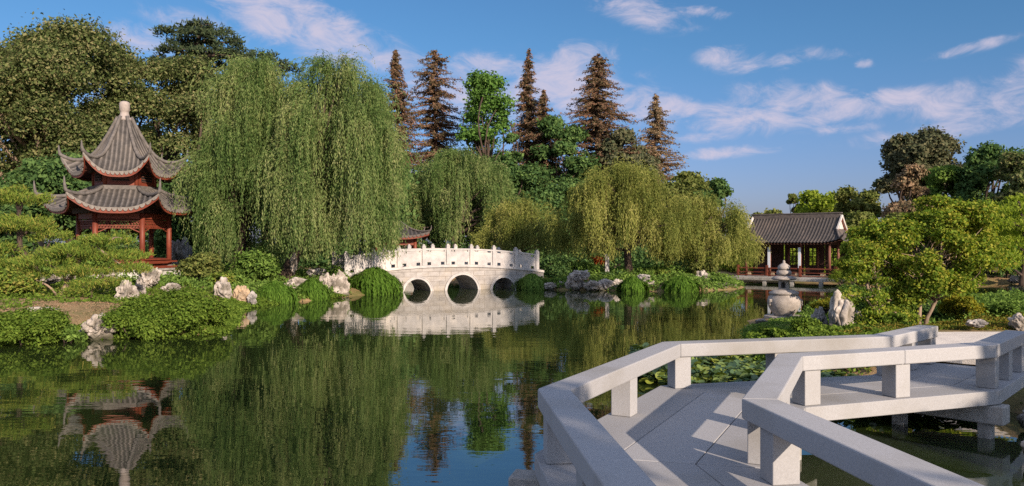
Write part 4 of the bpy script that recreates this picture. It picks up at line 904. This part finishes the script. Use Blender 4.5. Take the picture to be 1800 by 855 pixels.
bl(1500, 330, 110, 80, .06, 'l_olive', 16000, .34, 68, 'green_tree', 'olive tree behind the white gable of the hall', nl=14, trunk_r=.3)
bl(1395, 340, 34, 95, .3, 'l_olive', 3500, .36, 69, 'green_tree', 'thin olive tree showing over the middle of the hall roof', nl=7, trunk_r=.2)
bl(1345, 368, 80, 92, .04, 'l_olive', 7000, .36, 70, 'green_tree', 'low tree showing left of the hall roof', nl=9, trunk_r=.2)
bl(1405, 400, 240, 61, .02, 'l_lime', 26000, .30, 71, 'green_tree', 'sunlit low tree seen through the lattice windows of the hall', nl=16, trunk_r=.2, depth=.4)
bl(1545, 372, 150, 52, .04, 'l_olive', 20000, .22, 72, 'green_tree', 'olive brown tree close beside the right end of the hall', nl=16, trunk_r=.2)
bl(1505, 400, 80, 46, .04, 'l_brown', 9000, .18, 73, 'brown_tree', 'small brownish tree touching the white gable end', nl=10, trunk_r=.15)
bl(1745, 345, 200, 46, .10, 'l_lime', 46000, .22, 74, 'lime_tree', 'bright lime green tree behind the maple on the right', nl=26, trunk_r=.25, lobe=(.18, .30))
bl(1655, 375, 150, 54, .05, 'l_shrub', 16000, .24, 75, 'green_tree', 'green tree just behind the maple top', nl=14, trunk_r=.2)
bl(1790, 440, 170, 56, .02, 'l_dark', 14000, .24, 76, 'dark_tree', 'dark low tree on the far bank at the right edge', nl=14, trunk_r=.2, depth=.5)
bl(1690, 440, 230, 53, .02, 'l_dark', 16000, .24, 77, 'dark_tree', 'dark low tree behind the maple on the far bank', nl=16, trunk_r=.2, depth=.5)
bl(1905, 330, 170, 58, .04, 'l_shrub', 16000, .26, 78, 'green_tree', 'round green garden tree on the right bank past the lime tree', nl=16, trunk_r=.25)
bl(2060, 280, 220, 62, .06, 'l_oak', 18000, .30, 79, 'oak_tree', 'broad oak on the right bank past the round green tree', nl=18, trunk_r=.35)
bl(-120, 120, 260, 56, .06, 'l_oak', 20000, .30, 80, 'oak_tree', 'broad oak on the left bank past the huge oak', nl=18, trunk_r=.4)
# layered pine at right edge
D = 30; pads = [(dx * D / F, dy, py2z(py, D) - .7, w * D / F * .5, w * D / F * .4, .28) for dx, py, w, dy in ((0, 372, 80, 0), (-26, 396, 80, -.2), (22, 408, 90, .3), (-12, 430, 90, .2), (30, 446, 70, 0), (-30, 462, 70, -.3))]
pad_tree('layered_pine', 'lime green pine with flat layered branches at the right edge', px2x(1795, D), D, pads, [(0, 0, 0), (.2, 0, 1.5), (-.1, 0, 3.2)], 'l_lime', 81, leaf=.17, dens=900, z=.7, wid=.22, rt=.1, spread=1.6)

# ------------------------------------------------------------------ willows
D = 37.5
willow('biggest green weeping willow, left half, hanging beside the pagoda', px2x(408, D), D, H_(104, D), 76 * D / F, 2.8, (452 - 408) * D / F, .55, 'l_willow', 6200, 101, trunk_r=.26, z=.8, dome=.34)
D = 36.2
willow('biggest green weeping willow, right half, trailing in front of the bridge end', px2x(497, D), D, H_(102, D), 95 * D / F, 3.0, (598 - 497) * D / F, .75, 'l_willow', 6800, 102, trunk_r=.30, z=.75, taper=.55)
D = 60
willow('green weeping willow behind the crown of the marble bridge', px2x(800, D), D, H_(262, D), 98 * D / F, 3.6, 10 * D / F, 1.0, 'l_willow', 3400, 103, leaf=.19, nb=120, z=.9, step=.17)
D = 50
willow('small yellow weeping willow behind the right end of the bridge', px2x(915, D), D, H_(352, D), 76 * D / F, 2.4, 0, .9, 'l_willow_yellow', 2400, 104, leaf=.15, nb=90, z=.8, trunk_r=.18, step=.14, hmid=.38)
D = 43
willow('yellow-green weeping willow with visible trunk right of the bridge', px2x(1107, D), D, H_(283, D), 122 * D / F, 2.9, -8 * D / F, .85, 'l_willow_yellow', 5200, 105, trunk_r=.24, z=.6, dome=.42)
D = 44
willow('yellow weeping willow dipping over the boardwalk left of the hall', px2x(1225, D), D, H_(338, D), 84 * D / F, 2.4, 8 * D / F, .62, 'l_willow_yellow', 3600, 106, trunk_r=.16, z=.5, dome=.48)

# ------------------------------------------------------------------ left bank
D = 25.5; k = D / F
P_ = lambda dx, py, w, dy=0, h=.3, D=25.5: (dx * D / F, dy, py2z(py, D) - .55, w * D / F * .5, w * D / F * .42, h)
pad_tree('tiered_pine', 'tall tiered pine with two flat cushions at the left edge', px2x(48, 27), 27, [P_(-18, 352, 110, 0, .5, 27), P_(-8, 400, 120, -.2, .42, 27), P_(34, 418, 70, .2, .3, 27), P_(-50, 440, 90, -.3, .35, 27), P_(-20, 466, 80, -.4, .3, 27)], [(.2, 0, 0), (.35, 0, .8), (-.25, 0, 1.6), (-.3, 0, 2.8), (-.1, 0, 3.3)], 'l_pine', 111, leaf=.15, dens=1500, z=.55, rt=.13)
pad_tree('leaning_pine', 'low spreading pine with leaning trunk in front of the pagoda', px2x(120, D), D, [P_(66, 424, 90, 0, .24), P_(16, 444, 110, -.2, .26), P_(76, 452, 116, .2, .26), P_(-36, 462, 110, -.2, .26), P_(104, 474, 84, 0, .22), P_(30, 478, 100, -.3, .22), P_(-70, 484, 90, -.3, .24)], [(-.3, 0, 0), (-.05, 0, .45), (.15, 0, .8), (.35, .1, 1.3), (.75, .1, 1.7)], 'l_pine', 112, leaf=.14, dens=1600, z=.55, rt=.10, bark='bark_pale')
pad_tree('dwarf_pine', 'dwarf pine with dark bent trunk beside the upright rock', px2x(165, 25), 25, [P_(-8, 500, 70, 0, .22, 25), P_(30, 494, 50, 0, .2, 25), P_(-30, 510, 50, -.2, .2, 25)], [(.0, 0, 0), (-.1, 0, .3), (.12, 0, .6), (.3, 0, .8)], 'l_pine', 113, leaf=.12, dens=1700, z=.5, rt=.06)
GS = 'shrubs on the left bank'
def sh(px, pyb, w, h, D, mat, n, leaf, seed, label, name='shrub', z=None, d=None, **k):
    s = D / F; return shrub(name, label, px2x(px, D), D, w * s, h * s, d or w * s * .75, mat, n, leaf, seed, z=py2z(pyb, D) if z is None else z, **k)
sh(20, 530, 130, 66, 24.5, 'l_pine', 7000, .09, 120, 'yellow-green low shrub under the tiered pine at the left edge', group=GS)
sh(285, 598, 215, 92, 20.0, 'l_cover', 42000, .072, 121, 'large bright green mound spilling into the water below the pagoda', 'leafy_mound', group=GS, nl=16, stems=False, d=2.6)
sh(240, 600, 140, 60, 19.5, 'l_cover', 20000, .072, 122, 'lower left lobe of bright green mound touching the water', 'leafy_mound', group=GS, nl=10, stems=False)
sh(352, 588, 100, 66, 21.0, 'l_cover', 17000, .072, 127, 'right shoulder of the bright green mound beside the round tan boulder', 'leafy_mound', group=GS, nl=9, stems=False)
sh(45, 612, 185, 74, 18.5, 'l_cover', 32000, .072, 123, 'dense green mound at the left edge of the water', 'leafy_mound', group=GS, nl=14, stems=False, d=2.4)
sh(118, 606, 60, 34, 18.7, 'l_shrub', 4000, .09, 128, 'small loose plant between the left mound and the split pale rock', group=GS)
sh(345, 492, 80, 54, 33.5, 'l_olive', 7000, .13, 124, 'round grey-green shrub right of the pagoda base', group=GS)
sh(450, 500, 82, 68, 34.5, 'l_shrub', 8000, .14, 125, 'upright green shrub between the two big willow trunks', group=GS)
sh(185, 545, 60, 30, 25.8, 'l_shrub', 5000, .10, 126, 'dark green shrub under the leaning pine', group=GS)
sh(160, 395, 70, 95, 34, 'l_shrub', 9000, .15, 129, 'tall green shrub left of the pagoda columns', group=GS, z=.85)
sh(395, 505, 60, 30, 32, 'l_pine', 3000, .10, 130, 'low ochre shrub above the round tan boulder', group=GS)
sh(590, 520, 60, 60, 37, 'l_shrub', 4500, .13, 131, 'green shrub behind the pink rocks at the left bridge end', group=GS)
weeping_clump('low weeping clump right of the round tan boulder', px2x(484, 31), 31, 76 * 31 / F, 36 * 31 / F, 141, z=0.0)
weeping_clump('weeping clump left of the pinkish rocks by the bridge', px2x(549, 32.6), 32.6, 58 * 32.6 / F, 36 * 32.6 / F, 142, z=.0)
weeping_clump('largest weeping clump, bright green against the left end of the marble bridge', px2x(658, 36.6), 36.6, 100 * 36.6 / F, 46 * 36.6 / F, 143, z=-.02, n=620)
weeping_clump('dark weeping clump at the right foot of the marble bridge', px2x(935, 39.8), 39.8, 54 * 39.8 / F, 26 * 39.8 / F, 144, mat='l_shrub', z=0)
weeping_clump('green weeping clump in the middle of the right hand rocks', px2x(1112, 38.2), 38.2, 48 * 38.2 / F, 24 * 38.2 / F, 145, z=0)
weeping_clump('round weeping clump near the pale rocks at the point', px2x(1196, 37.9), 37.9, 66 * 37.9 / F, 26 * 37.9 / F, 146, z=0)
weeping_clump('small weeping clump in the rocks below the yellow willow trunk', px2x(1260, 40.5), 40.5, 30 * 40.5 / F, 14 * 40.5 / F, 147, z=.1, n=220)
GP = 'shrubs on the point by the yellow willows'
sh(975, 496, 80, 50, 42.5, 'l_dark', 7000, .14, 151, 'dark shrub at the right end of the marble parapet', group=GP)
sh(1030, 494, 60, 38, 42.5, 'l_shrub', 4000, .14, 152, 'green shrub left of the white post', group=GP)
sh(1052, 472, 26, 24, 43.5, 'l_red', 900, .12, 153, 'small red-leaved shrub left of the white post', group=GP, name='red_shrub')
sh(1160, 496, 40, 22, 41, 'l_pine', 1600, .11, 154, 'ochre low plant behind the round weeping clump', group=GP)
sh(1235, 490, 70, 36, 42.5, 'l_olive', 3500, .13, 155, 'loose olive shrub under the last yellow willow', group=GP)
sh(1080, 500, 50, 26, 41.5, 'l_dark', 2400, .13, 156, 'dark low shrub at the foot of the willow trunk', group=GP)
g = Geo(); g.box((0, 0, .62), (.22, .22, 1.24)); g.box((0, 0, 1.28), (.30, .30, .1)); g.box((0, 0, .06), (.32, .32, .14))
o = g.build('stone_post', M['marble'], bevel=.015); o.location = (px2x(1067, 43.2), 43.2, .4); tag(o, 'short white stone post by the small red shrub', 'post')
sh(1484, 503, 46, 42, 42.8, 'l_lime', 2600, .2, 157, 'bright reedy plant at the right end of the hall boardwalk', name='reeds', aspect=.16, up=1.4)
sh(1520, 505, 60, 50, 43.5, 'l_dark', 4000, .15, 158, 'dark shrub on the bank right of the hall')
# ------------------------------------------------------------------ rocks
rock(222, 533, 42, 42, 25.0, 'upright pale eroded rock left of the big green mound', fine=True, jag=1.3)
rock(262, 500, 46, 36, 30, 'craggy pinkish rock at the foot of the pagoda base', fine=True, jag=1.3)
rock(246, 520, 26, 26, 27.5, 'small pale rock between the upright rock and the mound')
rock(303, 511, 36, 14, 28, 'flat pale rock peeping over the green mound')
rock(172, 590, 62, 40, 19.3, 'split pale rock with dark cleft at the water between the two mounds', fine=True)
rock(148, 592, 26, 16, 19.5, 'low tan rock left of the split pale rock')
rock(75, 552, 66, 13, 21.5, 'flat white slab lying on the sandy bank', sink=.2, depth=.5)
rock(105, 571, 20, 9, 20.3, 'small white stone at the edge of the left mound')
rock(80, 498, 62, 18, 28.5, 'tan ledge rock under the tiered pine')
rock(120, 492, 30, 10, 29, 'small grey ledge rock behind the leaning pine')
rock(190, 486, 30, 16, 30, 'white rock under the right pads of the leaning pine')
rock(393, 522, 34, 34, 28.6, 'tilted white rock on top of the bank left of the round tan boulder')
rock(424, 536, 36, 36, 29.2, 'round tan boulder at the waterline', 'limestone_warm', lump=.2, depth=.95)
rock(443, 534, 20, 22, 29.0, 'small grey stone right of the round tan boulder', 'limestone_gray')
rock(520, 508, 40, 22, 33, 'pale rubble rock above the two weeping clumps')
rock(516, 474, 14, 34, 36, 'thin white standing stone by the willow trunk')
rock(316, 470, 30, 66, 41, 'tall bluish rock face right of the pagoda', 'limestone_gray', depth=1.6, z=.7)
rock(580, 521, 44, 44, 34.3, 'pinkish jagged rock left of the largest weeping clump', fine=True, jag=1.5)
rock(600, 521, 32, 40, 34.6, 'tall pinkish jagged rock beside the largest weeping clump', fine=True, jag=1.5)
rock(560, 500, 60, 30, 37, 'shaded grey rock bank under the right big willow', 'limestone_gray')
rs = [(966, 508, 30, 12, 'limestone', 'low pale rock just right of the dark weeping clump'), (986, 508, 24, 14, 'limestone', 'small pale rock left of the jagged rock'),
      (1010, 508, 34, 32, 'limestone', 'jagged pale rock standing at the water right of the bridge'), (1040, 509, 36, 16, 'limestone', 'low grey rock right of the jagged pale rock'),
      (1062, 510, 38, 20, 'limestone_gray', 'bluish grey rock mound on the point'), (1086, 511, 30, 20, 'limestone', 'pale pink rock left of the middle weeping clump'),
      (1145, 511, 16, 18, 'limestone', 'small upright pale rock right of the middle weeping clump'), (1160, 508, 24, 14, 'limestone_warm', 'tan rock left of the round weeping clump'),
      (1236, 504, 30, 28, 'limestone', 'white craggy rock at the tip of the point'), (1262, 508, 46, 13, 'limestone', 'long low white rock at the tip of the point'),
      (1285, 508, 24, 10, 'limestone', 'last small white rock of the point'), (1220, 509, 20, 12, 'limestone', 'small pale rock right of the round weeping clump'), (1020, 490, 40, 16, 'limestone_gray', 'grey rock behind the jagged pale rock'),
      (1130, 496, 24, 16, 'limestone_gray', 'grey stone below the willow trunk')]
for i, (px, pb, w, h, m_, lb) in enumerate(rs): rock(px, pb, w, h, 38.9 + .3 * (i % 3) + (1.5 if px > 1225 else 0) + (.8 if px < 1000 else 0), lb, m_, fine=w > 29, jag=1.3)
# ------------------------------------------------------------------ right bank
GM = 'standing rocks by the lantern'
rock(1480, 588, 56, 80, 17.2, 'tall white scholar rock leaning right beside the lantern', fine=True, jag=.72, group=GM, depth=.7, sink=.15, lump=.62, seed=74)
rock(1440, 584, 34, 44, 17.9, 'leaning rock with white top edge left of the tall scholar rock', 'limestone_gray', fine=True, group=GM, depth=.6, seed=72)
rock(1507, 578, 28, 34, 17.9, 'small white rock right of the tall scholar rock', fine=True, group=GM, seed=73)
rock(1792, 578, 40, 26, 16.2, 'pale rock at the right edge behind the end of the zigzag rail', group=GM)
rock(1716, 574, 40, 13, 16.0, 'flat grey stone in the ivy edging of the terrace', 'limestone_gray', group=GM)
rock(1338, 570, 26, 9, 22.6, 'low wet rock left of the lantern foot', 'limestone_gray', group=GM)
D = 17.4; s = D / F
pd = [(dx * s, dy, py2z(py, D) - .45, w * s * .5, w * s * .42, h) for dx, py, w, dy, h in ((-4, 436, 70, .2, .22), (22, 448, 66, 0, .2), (-26, 462, 64, -.1, .2), (14, 474, 80, .2, .2), (-14, 492, 74, 0, .2), (30, 500, 60, .2, .2), (-24, 524, 80, -.1, .22), (24, 530, 70, 0, .2), (0, 552, 84, -.2, .2), (36, 560, 70, 0, .2), (-26, 572, 60, -.3, .2))]
pad_tree('clipped_tree', 'tiered small tree with yellow-green and orange pads right of the scholar rock', px2x(1540, D), D, pd, [(.1, 0, 0), (-.05, 0, .4), (.06, 0, .8), (-.05, 0, 1.3), (.0, 0, 1.9)], 'l_maple', 161, leaf=.075, dens=1500, cat='tree', z=.45, wid=.55, rt=.055, spread=1.0, upb=.5, bark='bark_pale')
# maple
D = 17.6; x = px2x(1618, D)
mp = broadleaf('maple_tree', 'spreading golden green maple with two pale trunks on the right bank', x, D, 2.85, 3.6, .16, 'l_maple', 78000, .068, 171, 'bark_pale', nl=90, lobe=(.08, .17), trunk_r=.062, forks=2, z=.5, lean=.42, flat=.8, sig=.44, aspect=.6, depth=.8)
bl(1528, 392, 140, 22.5, .12, 'l_maple', 36000, .085, 172, 'maple_tree', 'smaller ochre-green maple between the hall and the golden maple', nl=34, lobe=(.14, .24), trunk_r=.05, bark='bark_pale')
GB = 'shrubs behind the paved terrace'
sh(1692, 570, 118, 54, 18.2, 'l_yellow', 12000, .075, 181, 'wide yellow-green shrub behind the terrace ivy', group=GB)
sh(1768, 572, 78, 44, 18.0, 'l_shrub', 6000, .075, 182, 'bright green shrub right of the wide yellow-green shrub', group=GB)
sh(1560, 580, 60, 34, 17.0, 'l_cover', 4000, .07, 183, 'low green plant at the foot of the tiered small tree', group=GB)
sh(1648, 570, 50, 46, 19.5, 'l_dark', 3500, .08, 184, 'dark shrub right of the maple trunks', group=GB)
sh(1590, 560, 70, 60, 20.5, 'l_shrub', 6000, .085, 185, 'green shrub behind the maple trunks', group=GB)
sh(1412, 592, 66, 36, 17.2, 'l_cover', 5000, .075, 186, 'bushy green plant in front of the lantern', group=GM, nl=8)
sh(1366, 598, 64, 24, 16.6, 'l_cover', 4500, .07, 187, 'low bright green plant left of the leaning rock', group=GM, nl=8)
sh(1450, 548, 50, 26, 22.5, 'l_yellow', 2200, .08, 188, 'loose yellow plant behind the leaning rock', group=GM)
sh(1520, 560, 60, 50, 21.5, 'l_shrub', 5000, .085, 189, 'green shrub behind the tall scholar rock', group=GM)
for px, D, sd, lb in ((1500, 29.5, 190, 'dark bank shrub left of the maple on the pond side'), (1580, 29, 191, 'dark bank shrub behind the maple on the pond side')):
    sh(px, 540, 90, 46, D, 'l_shrub', 5000, .12, sd, lb)
cover('ground_ivy', 'ochre and green ivy edging along the terrace', [(5.9, 13.6), (6.9, 15.4), (8.5, 16.2), (12.2, 16.3), (13.5, 15.5), (14, 17.2), (12, 18.6), (8, 18.6), (6.3, 17.5)], 42000, .055, 'l_edge', 201, .14)
cover('bank_plants', 'leafy ground plants on the small bank before the lantern', [(4.3, 14.2), (6.5, 13.2), (7.4, 17), (9, 19.5), (7, 19.5), (5.3, 19.5), (4.8, 17)], 30000, .075, 'l_cover', 202, .24)
cover('waterside_plants', 'short plants round the foot of the stone lantern', [(5.4, 19.5), (9, 19.5), (10.5, 25), (9, 26), (8.6, 24.2), (6.8, 22.5)], 14000, .06, 'l_shrub', 211, .08)
cover('leaf_litter', 'dry leaf litter on the sandy strip below the leaning pine', [(-14.2, 18.5), (-9.6, 19.6), (-9, 24), (-13.6, 24.4)], 9000, .055, 'l_brown', 215, .02)
cover('bank_grass', 'rough grass on the right bank beside the terrace', [(12.5, 11), (30, 8), (34, 25), (24, 22), (14.5, 17), (13.2, 14)], 30000, .10, 'l_edge', 214, .10)
cover('bank_undergrowth', 'leafy undergrowth on the maple bank', [(7, 18), (16, 17), (24, 22), (24, 27), (17, 28), (12, 30), (9, 25)], 40000, .09, 'l_shrub', 203, .3)
cover('left_bank_plants', 'low leafy plants on the left bank', [(-24, 19), (-13.6, 19), (-13.4, 23), (-9, 23.4), (-9.5, 27), (-9, 31), (-13, 34), (-30, 33)], 50000, .085, 'l_cover', 204, .2, dmin=.1)
cover('shore_undergrowth', 'undergrowth beneath the willows along the far shore', [(-30, 33), (-9, 30), (-5.5, 36), (-6, 41), (-10, 47), (-30, 47)], 50000, .14, 'l_shrub', 205, .5)
cover('point_undergrowth', 'undergrowth beneath the yellow willows on the point', [(.5, 40), (7, 37.7), (12, 39.8), (12.6, 45), (12.6, 52), (4, 52)], 40000, .13, 'l_shrub', 206, .45)
cover('sunny_hedge', 'sunlit hedge seen through the open hall', [(11, 56), (16, 52), (24, 50), (27, 53), (22, 60), (13, 60)], 30000, .22, 'l_lime', 213, 1.9)
cover('far_hedge', 'dark hedge along the far bank behind the willows', [(-45, 58), (-10, 50), (-6, 54), (4, 54), (12, 53), (12, 64), (-45, 64)], 60000, .26, 'l_dark', 207, 2.2)
cover('far_bank_hedge', 'dark hedge on the far right bank', [(25, 49), (42, 48), (60, 60), (60, 64), (30, 62)], 36000, .26, 'l_dark', 212, 2.2)
for px, D, w, h, sd, lb in ((1770, 47.5, 90, 36, 192, 'dark rounded shrub on the far right bank above the water'), (1700, 48.5, 110, 34, 193, 'wide dark shrub on the far bank behind the maple'), (1835, 44, 110, 40, 194, 'dark shrub on the far bank cut by the right edge'), (1640, 49, 90, 34, 195, 'dark shrub on the far bank behind the left side of the maple')):
    sh(px, 506, w, h, D, 'l_dark', 6000, .16, sd, lb, z=.2)
rock(1786, 512, 30, 12, 45.5, 'small white rock on the far right bank under dark shrubs', z=.1)
cover('shore_fringe', 'leafy fringe hanging over the water along the left bank', [(-20, 15), (-7, 18), (-7, 22), (-8, 27), (-9, 31), (-7, 34), (-9, 34), (-11, 30), (-11, 24), (-20, 20)], 26000, .09, 'l_cover', 209, .16, dmin=-.25, dmax=.7)
cover('right_bank_plants', 'plants along the near right bank beside the zigzag bridge', [(5.9, 6.5), (7.6, 8.8), (8.0, 10.4), (7.2, 11.0), (6.9, 9.8), (5.9, 8.1), (5, 6)], 9000, .06, 'l_cover', 208, .16)
rock(1822, 812, 60, 50, 8.4, 'pale shore rock at the bottom right edge', group=GM, z=.05)
rock(1815, 740, 50, 40, 9.9, 'grey shore rock under the far end of the zigzag bridge', 'limestone_gray', group=GM, z=.05)
# lily pads
rg = np.random.default_rng(210); n = 6500
q = np.c_[rg.uniform(1.9, 6.2, n), rg.uniform(10.6, 17.0, n)]; q = q[(pond_sd(q) < -.02) & (vnoise(q, .9, 3) > -.55 + .5 * (q[:, 0] < 2.6)) & (q[:, 0] > 1.7 + .12 * (q[:, 1] - 10))]
g = Geo(); an = np.linspace(.25, 2 * math.pi - .25, 9)
for (x, y) in q:
    r = rg.uniform(.045, .10); h = rg.uniform(.012, .16); tx, ty = rg.normal(size=2) * .35; ph = rg.uniform(0, 6.28)
    V = [(x, y, h)] + [(x + r * math.cos(a + ph), y + r * math.sin(a + ph), max(.008, h + r * (tx * math.cos(a + ph) + ty * math.sin(a + ph)) + .012)) for a in an]
    g.add(V, np.array([(0, i, i + 1) for i in range(1, 9)]))
tag(g.build('lily_pads', M['l_pad']), 'bed of dark green lily pads on the water beyond the zigzag rail', None, kind='stuff')
# ------------------------------------------------------------------ trees outside the frame that shade the foreground
GT = 'garden trees behind the viewpoint'
SH = [(6.4, -5.4, 7.9, 5.6, 301, 'leafy garden tree behind the viewpoint shading the near deck'), (13.9, -2.3, 8.6, 4.8, 302, 'leafy garden tree right of the viewpoint shading the bridge end'),
      (25.3, 3.5, 20.8, 6.5, 303, 'tall high-crowned garden tree on the right shore outside the view')]
for x, y, H, W, sd, lb in SH: broadleaf('garden_tree', lb, x, y, H, W, H * (.62 if H > 15 else .3), 'l_oak', {303: 6500, 302: 3200}.get(sd, 12000), .3, sd, nl=14, trunk_r=.22, group=GT, z=.5)
